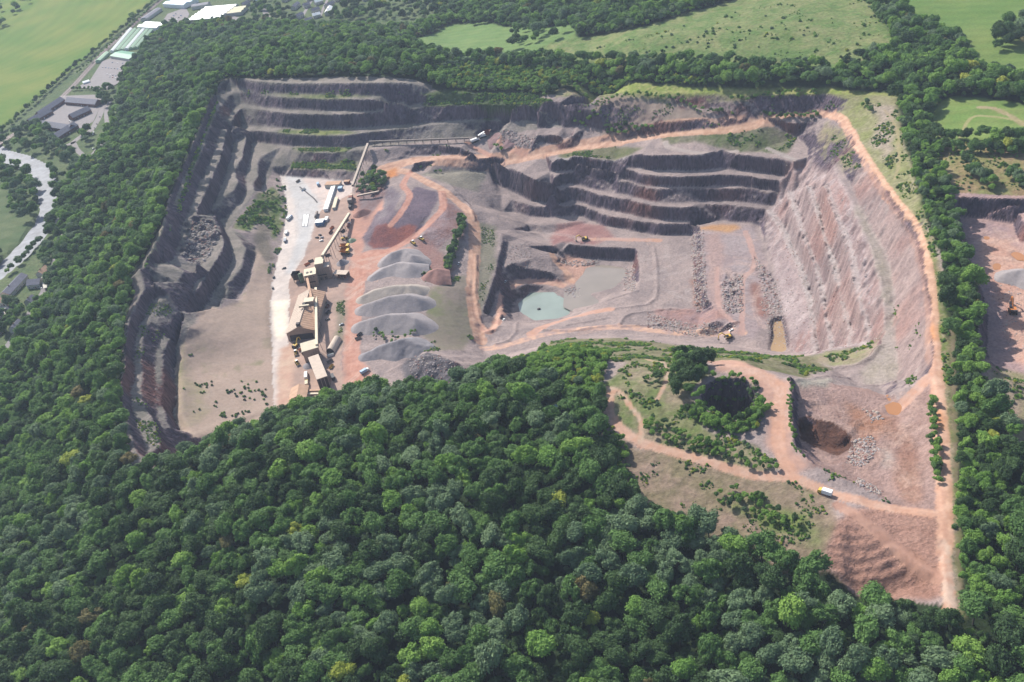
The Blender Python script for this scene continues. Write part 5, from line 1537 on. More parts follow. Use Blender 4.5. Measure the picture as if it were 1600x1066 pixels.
# transfer tower and galleries
tt = thing('transfer_tower', 'small cream roofed transfer tower on legs right of the hall', 'tower', spot(490, 491, Z1), rz5)
B(-4, 4, -3, 3, 10, 15.5).part('cabin', MT['cladding'], tt); B(-4.4, 4.4, -3.4, 3.4, 15.52, 15.9).part('roof', MT['roof_cream'], tt)
for x, y in ((-3.6, -2.6), (3.6, -2.6), (-3.6, 2.6), (3.6, 2.6)): B(x - 0.25, x + 0.25, y - 0.25, y + 0.25, -1, 10).part('leg', MT['steel'], tt)
def conveyor(label, p0, p1, w, h, m, nleg=3, cover=True, group='covered conveyor galleries', ramp=None):
    """p0, p1 world points of the belt ends"""
    a, b = np.array(p0, float), np.array(p1, float)
    g0 = float(bil(ZG, a[0], a[1]))
    t = thing('conveyor', label, 'conveyor', (a[0], a[1], g0), 0, group)
    o = np.array([a[0], a[1], g0])
    MB().beam(a - o, b - o, w, h * 0.55).part('belt_frame', MT['steel'], t)
    if cover:
        up = np.array([0, 0, h * 0.55])
        MB().beam(a - o + up, b - o + up, w * 0.92, h * 0.5).part('belt_cover', m, t)
    for i in range(nleg):
        q = a + (b - a) * (i + 0.6) / (nleg + 0.2)
        gz = float(bil(ZG, q[0], q[1]))
        if q[2] - gz < 1.0: continue
        s_ = np.array([-(b - a)[1], (b - a)[0], 0]); s_ /= np.linalg.norm(s_)
        lg = MB()
        for sg in (-1, 1): lg.beam(q - o + s_ * sg * w * 0.4 + [0, 0, -0.2], q + s_ * sg * w * 0.7 - o + [0, 0, gz - q[2] - 0.5], 0.3, 0.3)
        lg.part('trestle', MT['dark'], t)
    return t
conveyor('pinkish gallery from the crushing house down to the transfer tower', at(480.5, 437, 12), at(487, 467, 14), 2.4, 2.4, MT['roof_tan'], 2)
conveyor('long cream gallery running past the hall to the lower plant', at(494, 452, 9), at(495.5, 541, 14), 2.4, 2.6, MT['roof_cream'], 5)
conveyor('pinkish gallery from the transfer tower along the hall side', at(489, 481, 13), at(494, 524, 4), 2.2, 2.2, MT['roof_tan'], 3)
conveyor('short gallery crossing onto the hall roof', at(483, 478, 16.5), at(467.5, 479.5, 16), 1.8, 1.6, MT['roof_cream'], 0)
conveyor('long pale gallery climbing from the yard to the screen house roof', at(546, 335, 6), at(504, 401, 21), 2.6, 2.4, MT['roof_cream'], 6)
conveyor('steep pale gallery down the bench wall under the level conveyor', at(575, 226, 25), at(551, 291, 8), 2.6, 2.4, MT['roof_pale'], 5)
conveyor('long level conveyor on the bench below the dark wall', at(577, 222, 24.5), at(733, 216.5, 24.5), 1.6, 1.5, MT['steel'], 12)
conveyor('stacking conveyor above the round purple heap', at(558, 307, 6), at(592, 300, 10), 1.8, 1.6, MT['roof_pale'], 2)
conveyor('upper of the two cross conveyors by the bottom shed', at(476, 612, 6), at(501, 611, 6), 1.8, 1.5, MT['roof_tan'], 2)
conveyor('lower of the two cross conveyors by the bottom shed', at(476, 617, 5), at(505, 616, 5), 1.8, 1.5, MT['roof_cream'], 2)
# transfer station at the foot of the steep gallery
t = thing('transfer_station', 'cluttered dark transfer station under the steep gallery', 'plant', spot(549, 318), heading((545, 335), (552, 293)))
B(-14, 14, -1.6, 1.6, 2.4, 3.2).part('walkway', MT['dark'], t)
for i in range(6): B(-13 + 5 * i, -12.4 + 5 * i, -1.5, 1.5, -1, 2.4).part('trestle', MT['dark'], t)
B(-6, -1, -2.4, 2.4, 3.2, 7.2).part('screen', MT['steel'], t); B(3, 7, -2, 2, 3.2, 6).part('crusher', MT['rust'], t); B(8.5, 12, -1.8, 1.8, 3.2, 5.4).part('motor_house', MT['roof_pale'], t)
# lower plant
a, rz6, l = base((488, 567), (505, 562), Z1)
t = thing('bagging_house', 'cream roofed plant building where the long gallery ends', 'plant building', a, rz6)
flat(t, -5, l - 1, 0, 11, 13, MT['cladding'], MT['roof_cream'], drop=1.2)
a, rz7, l = base((501, 610), (516.5, 604.5), Z1)
t = thing('loading_shed', 'long low pitched shed with dark open end above the front wood', 'shed', a, rz7)
flat(t, 0, l, 0, 34, 11, MT['cladding'], MT['roof_pale'])
B(0.3, l - 0.3, -0.15, 0.05, -0.5, 10.6).part('open_end', MT['dark'], t)
for i in range(4): B(l * i / 3.0 - 0.25, l * i / 3.0 + 0.25, -0.5, -0.2, -1, 11).part('post', MT['steel'], t)
for i in range(3): B(l + 0.5, l + 1.0, 2 + 10 * i, 3 + 10 * i, -1, 9).part('buttress', MT['steel'], t)
a, rz8, l = base((455.5, 636), (482, 632), Z1)
t = thing('workshop_shed', 'wide gabled workshop with tan roof at the edge of the front wood', 'shed', a, rz8)
MB().prism([(0, -1), (l, -1), (l, 7), (l * 0.5, 9.6), (0, 7)], 0, 15, 'y').part('wall', MT['cladding'], t)
for (xa, za, xb, zb) in ((-0.4, 6.9, l * 0.5, 9.7), (l * 0.5, 9.7, l + 0.4, 6.9)):
    MB().prism([(xa, za), (xb, zb), (xb, zb + 0.3), (xa, za + 0.3)], -0.5, 15.4, 'y').part('roof', MT['roof_tan'], t)
B(1, l - 1, -0.12, 0.05, -0.5, 5.5).part('doorway', MT['dark'], t)
for i in range(3): B(l * 0.55 + 1.6 * i, l * 0.55 + 0.8 + 1.6 * i, -0.16, 0.06, 5.8, 6.5).part('window', MT['white'], t)
a, rz9, l = base((510, 551), (523, 551), Z1)
t = thing('nissen_hut', 'arched grey hut beside the grassy strip', 'hut', a, rz9)
n = 10
arc = [(l / 2 - l / 2 * math.cos(math.pi * i / n), 4.6 * math.sin(math.pi * i / n)) for i in range(n + 1)]
MB().prism([(x, z) for x, z in arc][::-1] if False else arc, 0, 18, 'y').part('shell', MT['roof_pale'], t, False)
MB().prism([(l / 2 + (x - l / 2) * 0.9, z * 0.9) for x, z in arc], -0.15, 0.05, 'y').part('end_wall', MT['dark'], t)
# ---------------------------------------------------------------- offices and cabins
def cabin(label, p0, p1, depth, h, wall_m, roof_m, name='site_cabin', nwin=4, cat='cabin', group='cabins in the yard', door=True):
    a, rz, l = base(p0, p1, Z1)
    t = thing(name, label, cat, a, rz, group)
    flat(t, 0, l, 0, depth, h, wall_m, roof_m, 0.15)
    for i in range(nwin):
        x = l * (i + 0.5) / nwin
        f = B(x - 0.7, x + 0.7, -0.06, 0.05, 1.1, 2.1).part('window', MT['white'], t)
        B(x - 0.55, x + 0.55, -0.09, -0.05, 1.2, 2.0).part('pane', MT['glass'], f)
    if door: B(0.3, 1.2, -0.07, 0.05, 0, 2.1).part('door', MT['blue'], t)
    return t
cabin('very long white office cabin standing on the pale yard', (513.2, 331), (525, 295), 4.6, 3.4, MT['white'], MT['whiteroof'], nwin=12)
cabin('tan roofed shed at the head of the yard under the bench', (508.5, 294.5), (531, 293.5), 8, 4, MT['wallw'], MT['roof_tan'], 'site_shed', 0, 'shed')
cabin('small blue cabin at the corner of the long white office', (528.5, 299.5), (534.5, 299), 5, 3.6, MT['blue'], MT['blueroof'], nwin=1)
cabin('low rust red cabin by the foot of the steep gallery', (538, 288.5), (546, 288), 4, 3.2, MT['rust'], MT['roof_tan'], nwin=1)
cabin('narrow cream cabin right of the long white office', (525, 328.5), (529.5, 312), 3.4, 3.2, MT['wallw'], MT['roof_cream'], nwin=4)
cabin('blue walled weigh office with a white roof by the pale road', (493.5, 354.5), (505.5, 353.5), 7.5, 4.4, MT['blue'], MT['whiteroof'], 'weigh_office', 3, 'office')
cabin('small white cabin with a dark door by the weigh office', (507.5, 348), (512, 347.5), 7, 3, MT['white'], MT['whiteroof'], nwin=0)
t = thing('silo_tank', 'grey lying tank beside the weigh office', 'tank', spot(495, 338), heading((494, 341), (497, 329)))
MB().add(*(lambda n: ([( x, 1.5 * math.cos(2 * math.pi * i / n), 2 + 1.5 * math.sin(2 * math.pi * i / n)) for x in (-6, 6) for i in range(n)], [list(range(n))[::-1], list(range(n, 2 * n))] + [[i, (i + 1) % n, n + (i + 1) % n, n + i] for i in range(n)]))(14)).part('drum', MT['steel'], t, True)
for x in (-4, 4): B(x - 0.3, x + 0.3, -1.2, 1.2, -0.3, 1).part('cradle', MT['dark'], t)
for k, (p0, p1) in enumerate((((476, 336), (471, 386)), ((481, 336), (474, 376)))):
    a, rz, l = base(p0, p1, Z1)
    t = thing('weighbridge', ('left' if k == 0 else 'right') + ' one of the two pale weighbridge decks on the road', 'weighbridge', (a[0], a[1], a[2] + 0.05), rz, 'weighbridges')
    B(0, min(l, 26), -1.5, 1.5, 0.0, 0.35).part('deck', MT['white'], t)
    for s_ in (-1.6, 1.5): B(0, min(l, 26), s_, s_ + 0.12, 0, 0.7).part('guide_rail', MT['steel'], t)
ribbon('kerb', "468,292 478,300 490,310 496,317", 1.6, None, MT['dark'])

# steelwork on the plant
def pipe_part(t, p0, p1, w=0.35, name='pipe', m=None):
    MB().beam(p0, p1, w, w).part(name, m or MT['steel'], t)
for t in [o for o in COL.objects if o.get('category') == 'plant building']:
    for k in range(4): pipe_part(t, (1.5 + 2.2 * k, -0.5, 0), (1.5 + 2.2 * k, -0.5, 9 + (k * 37 % 5)), 0.3)
    for k in range(3): pipe_part(t, (-0.9, 1 + 3 * k, 3.2 * k), (-0.9, 4 + 3 * k, 3.2 * k + 3.2), 0.7, 'stair', MT['dark'])
    pipe_part(t, (0, -0.7, 6.2), (9, -0.7, 6.2), 0.6, 'walkway', MT['dark'])
    for k in range(2): B(2 + 3.5 * k, 4 + 3.5 * k, 4, 6, 13.3, 14.6 if t.name == 'crushing_house' else 13.31).part('roof_unit', MT['steel'], t)
# clutter about the yard
def skip(px, py, m, label, h=1.5, L_=5.5, w=2.3, rot=0.0):
    t = thing('skip', label, 'skip', spot(px, py), rot, 'skips and boxes about the plant')
    MB().add([(-L_ / 2 + 0.5, -w / 2 + 0.1, 0.05), (L_ / 2 - 0.5, -w / 2 + 0.1, 0.05), (L_ / 2 - 0.5, w / 2 - 0.1, 0.05), (-L_ / 2 + 0.5, w / 2 - 0.1, 0.05), (-L_ / 2, -w / 2, h), (L_ / 2, -w / 2, h), (L_ / 2, w / 2, h), (-L_ / 2, w / 2, h)],
             [(0, 3, 2, 1), (0, 1, 5, 4), (1, 2, 6, 5), (2, 3, 7, 6), (3, 0, 4, 7)]).part('tub', MT[m], t)
    for s_ in (-1, 1): B(-L_ / 2 - 0.05, L_ / 2 + 0.05, s_ * w / 2 - 0.08, s_ * w / 2 + 0.08, h + 0.01, h + 0.14).part('rim', MT['dark'], t)
for px, py, m, lb, rot in ((517, 364, 'rust', 'rust red skip below the small white cabin', 1.2), (519, 357, 'orange', 'orange skip just below the small white cabin', 1.1), (497, 409, 'dark', 'dark box left of the screen house', 0.4), (486, 409, 'steel', 'grey box at the corner of the crushing house', 0.3), (480, 414, 'orange', 'orange box beside the crushing house roof', 0.5),
                           (512, 400, 'dark', 'dark box right behind the screen house', 0.2), (507, 476, 'steel', 'grey box right of the transfer tower', 0.7), (512, 480, 'rust', 'rust red box right of the transfer tower', 1.3), (505, 471, 'white', 'pale box in the shade behind the transfer tower', 0.1), (513, 489, 'dark', 'dark box on the red ground beside the hall', 0.9),
                           (517, 556, 'white', 'white box below the arched hut', 0.3), (516, 566, 'steel', 'grey box beside the loading shed, upper', 0.6), (518, 574, 'yellow', 'yellow box beside the loading shed', 1.2), (471, 547, 'orange', 'orange box in front of the bagging house', 0.4), (476, 552, 'dark', 'dark box beside the bagging house', 1.0),
                           (474, 297, 'white', 'white box at the head of the road', 0.5), (466, 284, 'steel', 'grey box by the road under the bench', 0.9), (541, 345, 'steel', 'grey box under the climbing gallery', 1.0), (536, 362, 'dark', 'dark box under the climbing gallery', 1.0), (562, 524, 'dark', 'dark machine box at the bottom of the long stockpiles', 0.8), (560, 530, 'steel', 'grey machine box at the bottom of the long stockpiles', 0.2)):
    skip(px, py, m, lb, rot=rot)
# ---------------------------------------------------------------- vehicles and machines
def wheels(t, xs, yw, r, w):
    me = MB().wheel(0, 0, 0, r, w).mesh('wheel', MT['rubber'])
    hub = MB().wheel(0, 0, 0, r * 0.5, w + 0.06, 10).mesh('hub', MT['steel'])
    for x in xs:
        for s_ in (-1, 1):
            o = bpy.data.objects.new('wheel', me); COL.objects.link(o); o.parent = t; o.location = (x, s_ * yw, r)
            h = bpy.data.objects.new('hub', hub); COL.objects.link(h); h.parent = o
def make_car(m, label, loc, rz, group):
    t = thing('car', label, 'car', loc, rz, group)
    MB().prism([(-2.1, 0.35), (2.1, 0.35), (2.15, 0.75), (1.2, 0.92), (-1.95, 0.95), (-2.15, 0.7)], -0.88, 0.88, 'y').part('body', m, t)
    MB().prism([(-1.9, 0.96), (1.0, 0.94), (0.35, 1.45), (-1.4, 1.45)], -0.78, 0.78, 'y').part('windows', MT['glass'], t)
    B(-1.35, 0.35, -0.74, 0.74, 1.451, 1.5).part('roof', m, t)
    wheels(t, (-1.35, 1.35), 0.8, 0.33, 0.22)
    return t
def make_lorry(label, loc, rz, cab_m, box_m, L_=6.0, group=None, name='lorry', boxh=2.4, scale=1.0):
    t = thing(name, label, 'lorry', loc, rz, group)
    B(-L_ / 2, L_ / 2 + 1.9, -0.5, 0.5, 0.75, 1.0).part('chassis', MT['dark'], t)
    B(-L_ / 2, L_ / 2 - 0.2, -1.25, 1.25, 1.02, 1.02 + boxh).part('box_body', box_m, t)
    MB().prism([(L_ / 2 + 0.1, 0.6), (L_ / 2 + 2.0, 0.6), (L_ / 2 + 2.0, 1.6), (L_ / 2 + 1.6, 2.6), (L_ / 2 + 0.1, 2.7)], -1.15, 1.15, 'y').part('cab', cab_m, t)
    MB().prism([(L_ / 2 + 2.02, 1.6), (L_ / 2 + 2.04, 1.65), (L_ / 2 + 1.68, 2.5), (L_ / 2 + 1.62, 2.5)], -1.0, 1.0, 'y').part('windscreen', MT['glass'], t)
    wheels(t, (-L_ / 2 + 1.2, L_ / 2 + 1.1), 1.0, 0.5, 0.35)
    t.scale = (scale,) * 3
    return t
def make_dumper(label, loc, rz, group):
    t = thing('dump_truck', label, 'dump truck', loc, rz, group)
    B(-4, 4.2, -1.3, 1.3, 1.3, 1.9).part('chassis', MT['dark'], t)
    MB().add([(-4.6, -2.1, 3.6), (1.4, -2.1, 2.2), (1.4, 2.1, 2.2), (-4.6, 2.1, 3.6), (-4.8, -2.3, 4.6), (1.6, -2.3, 4.3), (1.6, 2.3, 4.3), (-4.8, 2.3, 4.6)], [(0, 3, 2, 1), (0, 1, 5, 4), (1, 2, 6, 5), (2, 3, 7, 6)]).part('skip', MT['orange'], t)
    B(1.6, 4.0, -2.2, 2.2, 4.25, 4.45).part('canopy', MT['yellow'], t)
    c = B(2.2, 3.9, 0.1, 2.0, 1.95, 4.2).part('cab', MT['white'], t); B(3.88, 3.95, 0.3, 1.8, 2.8, 4.0).part('windscreen', MT['glass'], c)
    B(1.9, 4.4, -2.0, 0.0, 1.95, 2.9).part('bonnet', MT['yellow'], t)
    wheels(t, (-2.6, 2.8), 1.7, 1.15, 0.9)
    t.scale = (1.1,) * 3
    return t
def make_loader(label, loc, rz, group, m=None):
    m = m or MT['yellow']
    t = thing('wheel_loader', label, 'wheel loader', loc, rz, group)
    B(-3.6, -0.4, -1.1, 1.1, 1.1, 2.4).part('engine_cover', m, t)
    B(-0.4, 1.8, -0.9, 0.9, 0.9, 1.9).part('front_frame', m, t)
    c = B(-0.9, 0.7, -0.9, 0.9, 2.42, 3.9).part('cab', MT['glass'], t); B(-1.0, 0.8, -1.0, 1.0, 3.91, 4.05).part('cab_roof', MT['white'], c)
    MB().beam((1.2, -0.7, 2.0), (4.0, -0.7, 0.9), 0.3, 0.45).beam((1.2, 0.7, 2.0), (4.0, 0.7, 0.9), 0.3, 0.45).part('lift_arm', m, t)
    MB().prism([(3.9, 0.2), (5.4, 0.15), (5.2, 0.35), (4.2, 0.5), (4.1, 1.6), (3.8, 1.5)], -1.7, 1.7, 'y').part('bucket', MT['steel'], t)
    wheels(t, (-2.4, 1.6), 1.25, 0.85, 0.6)
    return t
def make_excavator(label, loc, rz, m=None, reach=1.0, s=1.0, group='excavators in the quarries'):
    m = m or MT['yellow']
    t = thing('excavator', label, 'excavator', loc, rz, group)
    for y in (-1.35, 1.35):
        MB().prism([(-2.3, 0.1), (2.3, 0.1), (2.6, 0.5), (2.3, 0.95), (-2.3, 0.95), (-2.6, 0.5)], y - 0.35, y + 0.35, 'y').part('track', MT['rubber'], t)
    B(-2.4, 1.6, -1.4, 1.4, 1.1, 2.3).part('upper_body', m, t)
    B(-2.5, -1.6, -1.4, 1.4, 1.0, 2.5).part('counterweight', MT['dark'], t)
    B(0.1, 1.8, 0.45, 1.4, 1.9, 3.2).part('cab', MT['glass'], t)
    MB().beam((1.3, -0.2, 1.9), (4.2, -0.2, 5.2 * reach), 0.5, 0.7).beam((4.2, -0.2, 5.2 * reach), (6.4, -0.2, 4.4 * reach), 0.45, 0.6).part('boom', m, t)
    MB().beam((6.4, -0.2, 4.4 * reach), (7.0, -0.2, 1.4), 0.4, 0.5).part('dipper_arm', m, t)
    MB().prism([(6.5, 0.1), (7.5, 0.3), (7.4, 1.5), (6.8, 1.6), (6.3, 0.8)], -0.9, 0.5, 'y').part('bucket', MT['steel'], t)
    t.scale = (s,) * 3
    return t
gd = 'dump trucks parked by the screen house'
r0 = heading((533, 392), (546, 391))
make_dumper('upper of the two orange dump trucks parked by the small grey cone', spot(540, 389), r0, gd)
make_dumper('lower of the two orange dump trucks, nearest to the small grey cone', spot(540, 397), r0, gd)
make_loader('white topped yellow loader working below the red tip, left one', spot(646, 381), heading((640, 376), (650, 386)) + math.pi, 'loaders in the stockpile yard')
make_loader('yellow loader beside the dark gravel bank, right of the other loader', spot(659, 375), heading((653, 370), (664, 380)) + math.pi, 'loaders in the stockpile yard')
make_loader('loader parked beside the small dark green cone', spot(539, 374), r0 + 0.3, 'machines parked by the green cone')
make_lorry('dusty tipper lorry parked above the small dark green cone', spot(545, 354), heading((542, 360), (548, 348)), MT['white'], MT['rust'], 6, 'machines parked by the green cone', boxh=1.4)
make_excavator('yellow excavator digging on the ledge above the pools', spot(914, 375), math.pi, s=1.25)
make_excavator('dark yellow excavator at the low front edge of the pit', spot(1138, 528), math.pi + 0.1, s=1.2)
make_excavator('orange excavator standing on the eastern quarry floor', spot(1582, 488), heading((1586, 500), (1580, 480)), MT['orange'], s=1.35)
make_excavator('yellow excavator with raised arm in front of the hall', spot(462, 542), heading((460, 543), (474, 528)), s=1.15)
make_loader('yellow loader parked in the bright lower yard', spot(465, 569), -1.2, 'machines in the lower yard')
make_loader('second yellow loader in the lower yard, above the first', spot(463, 553), -1.4, 'machines in the lower yard')
make_lorry('long white lorry in the lower yard beside the workshop', spot(479, 590), heading((479, 600), (479, 585)), MT['white'], MT['white'], 7.5, 'lorries at the plant')
make_lorry('tan bodied lorry just below the long white one', spot(480, 602), heading((480, 608), (480, 598)), MT['yellow'], MT['roof_cream'], 5, 'lorries at the plant')
make_lorry('dark blue lorry between loading shed and haul strip', spot(521, 592), heading((523, 598), (519, 588)), MT['black'], MT['black'], 6, 'lorries at the plant')
make_lorry('blue and white lorry at the tip of the front wood', spot(569, 583), heading((563, 587), (577, 578)), MT['white'], MT['blueroof'], 6, 'lorries at the plant')
make_lorry('white lorry on the left edge of the pale yard', spot(452, 343), heading((449, 347), (459, 338)), MT['blue'], MT['white'], 7, 'lorries at the plant')
make_lorry('blue lorry parked at the head of the yard', spot(497.5, 290), heading((498, 293), (497, 284)), MT['blue'], MT['blueroof'], 5, 'lorries at the plant')
make_lorry('white lorry below the pale verge at the weighbridge entrance', spot(448, 366), heading((446, 372), (450, 360)), MT['white'], MT['white'], 5, 'lorries at the plant', boxh=1.6)
make_lorry('small white lorry close below the weighbridge entrance lorry', spot(446, 378), heading((445, 384), (447, 372)), MT['white'], MT['silver'], 5, 'lorries at the plant', boxh=1.6)
make_lorry('white box lorry with yellow cab parked beside the hill road', spot(1292, 773), heading((1299, 775), (1283, 770)), MT['yellow'], MT['white'], 5.2, None, 'lorry', 2.3)
for k, (x, y, m, lb) in enumerate(((428, 434, 'black', 'black car parked above the other on the pale verge'), (426.5, 451, 'black', 'black car lower on the pale verge by the reclaimed slope'), (515, 304, 'silver', 'silver car beside the long white office'), (512.5, 313, 'red', 'red car parked in front of the long white office'),
                                   (500, 368, 'black', 'dark car left of the two parked pairs below the weigh office'), (495.5, 372, 'black', 'black car under the weigh office, leftmost'), (503, 372, 'silver', 'silver car right below the weigh office'), (502.5, 377, 'white', 'white car lowest below the weigh office'),
                                   (444, 420, 'black', 'dark pickup by the green bush on the road'), (534, 508, 'silver', 'pale car on the red ground right of the hall'), (512, 500, 'black', 'black car between hall and grassy strip'), (1143, 517, 'white', 'white pickup in the low pit by the bund'),
                                   (787, 501, 'white', 'white pickup on the inner hairpin above the pond'), (790, 441, 'silver', 'pale pickup by the upper bend of the pit road'), (717, 413, 'silver', 'silver car parked at the foot of the tree row'))):
    make_car(MT[m], lb, spot(x, y), heading((x - 1, y + 6), (x + 1, y - 6)) + 0.2 * k, 'cars in the quarry')
# crushing plant on the bench
t = thing('mobile_crusher', 'white and red mobile crushing plant at the end of the level conveyor', 'crusher', spot(741, 222), heading((735, 222), (765, 208)))
B(-4, 6, -1.6, 1.6, 1.6, 3.8).part('body', MT['white'], t); MB().add([(4, -1.5, 3.8), (7, -1.5, 3.8), (7, 1.5, 3.8), (4, 1.5, 3.8), (3.4, -2.4, 5.8), (7.8, -2.4, 5.8), (7.8, 2.4, 5.8), (3.4, 2.4, 5.8)], [(0, 1, 5, 4), (1, 2, 6, 5), (2, 3, 7, 6), (3, 0, 4, 7), (0, 3, 2, 1)]).part('hopper', MT['steel'], t)
for y in (-1.5, 1.5): B(-3.5, 5.5, y - 0.4, y + 0.4, -0.3, 1.3).part('track', MT['rubber'], t)
MB().beam((-4, 0, 2), (-10, 0, 4.5), 1.4, 0.6).part('discharge_belt', MT['steel'], t)
B(-1, 2, 1.62, 1.8, 2, 3.6).part('engine_door', MT['red'], t)
t = thing('mobile_screen', 'white mobile screen next to the crusher below the dark wall', 'screen', spot(753, 215), heading((745, 217), (768, 208)))
B(-3, 5, -1.5, 1.5, 1.4, 3.4).part('body', MT['white'], t); MB().beam((-4, 0, 3.4), (4, 0, 5.6), 2.6, 1.0).part('screen_deck', MT['white'], t); MB().beam((5, 0, 2), (12, 0, 6), 1.4, 0.6).part('belt', MT['steel'], t)
for y in (-1.4, 1.4): B(-3, 5, y - 0.35, y + 0.35, -0.3, 1.2).part('track', MT['rubber'], t)
t = thing('feed_bin', 'rust red feed bin behind the mobile screen', 'bin', spot(762, 212), 0.2)
MB().add([(-2, -1.5, 1.5), (2, -1.5, 1.5), (2, 1.5, 1.5), (-2, 1.5, 1.5), (-3.5, -2.6, 6), (3.5, -2.6, 6), (3.5, 2.6, 6), (-3.5, 2.6, 6)], [(0, 1, 5, 4), (1, 2, 6, 5), (2, 3, 7, 6), (3, 0, 4, 7), (0, 3, 2, 1)]).part('bin', MT['rust'], t)
for x in (-1.8, 1.8): B(x - 0.2, x + 0.2, -1.3, 1.3, -0.4, 1.6).part('leg', MT['dark'], t)
# floating pump, hut in the wood
t = thing('pump_raft', 'tiny dark pump raft floating on the green pond', 'raft', at(842, 483, -41.0))
B(-1.6, 1.6, -1, 1, -0.2, 0.4).part('raft', MT['dark'], t); B(-0.6, 0.6, -0.5, 0.5, 0.4, 1.3).part('pump', MT['steel'], t)
t = thing('hut', 'small white roofed hut in the clearing of the front wood', 'hut', spot(866, 643), 0.2)
flat(t, -2.2, 2.2, -1.6, 1.6, 2.8, MT['wallw'], MT['blueroof']); B(-0.4, 0.5, -1.66, -1.55, 0, 2).part('door', MT['dark'], t)
print('plant', round(time.time() - T0, 1))
# ---------------------------------------------------------------- the valley: railway, roads, sheds, houses, cars
ZV = 0.0
RAILPX = "300,-36 262,-8 232,17 200,47 160,84 112,137 62,182 0,224 -80,276"
o_, rp_, rz_ = ribbon('railway', RAILPX, 11, ZV, MT['ballast'])
for k, off in enumerate((-3.0, -1.55, 1.55, 3.0)):
    d = np.gradient(rp_, axis=0); d /= np.linalg.norm(d, axis=1)[:, None]
    q = rp_ + np.stack([-d[:, 1], d[:, 0]], 1) * off
    r_o, _, _ = ribbon('rail', np.column_stack([q, q[:, 0] * 0]), 0.5, 0.12, MT['rail'], None, False)
    r_o.parent = o_
t_, sl_ = None, None
def apron(name, s, m, z=ZV, h=0.10):
    p = PG(s, z)
    zz = max(float(bil(ZG, p[:, 0], p[:, 1]).max()), z) + h
    return sheet(name, p, zz, m)
apron('car_park', "140,128 160,97 172,92 202,97 214,94 196,112 190,128 168,141 118,138", MT['tarmac'])
apron('car_park', "246,46 262,22 290,12 296,22 286,46 262,52", MT['tarmac'], h=0.14)
apron('courtyard', "70,168 95,150 152,148 160,160 146,190 128,200 112,204 90,196 60,186", MT['tarmac'], h=0.16)
apron('yard', "330,38 352,24 376,28 376,36 345,42", MT['tarmac'], h=0.12)
for s, w in (("158,150 160,165 156,180 150,192 142,204 128,212 112,224 100,228", 9), ("166,205 164,220 150,236 140,250 132,264 128,275", 8), ("114,222 122,236 134,246 142,256", 7), ("190,150 172,158 166,175 168,200", 6),
             ("104,362 97,385 90,405 82,430 68,455 56,475 44,492 30,512 12,540 -10,562", 6.5), ("244,160 232,172 224,184", 7), ("412,14 420,30 428,44 436,52", 9), ("468,52 500,46 560,41 600,40 640,38 690,34 720,32", 8),
             ("470,30 478,16 486,2 494,-12", 6), ("500,26 506,12 514,-6", 5), ("255,42 275,30 292,36 320,40", 6)):
    ribbon('road', s, w, ZV, MT['tarmac'])
apron('forecourt', "66,438 78,430 90,436 84,452 70,455", MT['wallw'], h=0.2)
apron('yard', "0,472 14,480 8,492 -10,500", MT['wallw'], h=0.2)
def house(label, p0, p1, W_, eave, apex, wall_m, roof_m, name='house', cat='house', group='valley buildings', nwin=3, chim=False):
    a, rz, l = base(p0, p1, ZV)
    t = thing(name, label, cat, a, rz, group)
    gable(t, l, W_, eave, apex, wall_m, roof_m, 0.4)
    for i in range(nwin):
        x = l * (i + 0.5) / nwin
        f = B(x - 0.8, x + 0.8, -0.08, 0.02, 1.0, 2.2).part('window', MT['white'], t)
        B(x - 0.65, x + 0.65, -0.12, -0.08, 1.1, 2.1).part('pane', MT['glass'], f)
    if nwin: B(l * 0.5 + 1.4, l * 0.5 + 2.4, -0.09, 0.02, 0, 2.1).part('door', MT['brick'] if wall_m is not MT['brick'] else MT['white'], t)
    if chim: B(l * 0.3, l * 0.3 + 0.8, W_ / 2 - 0.4, W_ / 2 + 0.4, eave, apex + 1.2).part('chimney', MT['brick'], t)
    return t
sl, br = MT['slate'], MT['brick']
g_ = 'slate roofed court buildings'
for lb, p0, p1, w in (('long slate roofed wing along the railway side of the court', (67, 184), (103, 160), 13), ('slate roofed top wing of the court nearest the car park', (103, 164), (150, 168), 14),
                      ('short slate roofed wing on the left of the court', (52, 196), (84, 178), 13), ('long slate roofed bottom wing of the court beside the trees', (51, 199), (108, 208), 14),
                      ('slate roofed wing at the bottom right corner of the court', (92, 220), (124, 200), 14), ('detached slate roofed building inside the court', (116, 189), (144, 176), 14)):
    house(lb, p0, p1, w, 4.5, 9.0, br, sl, 'court_building', 'building', g_, 6)
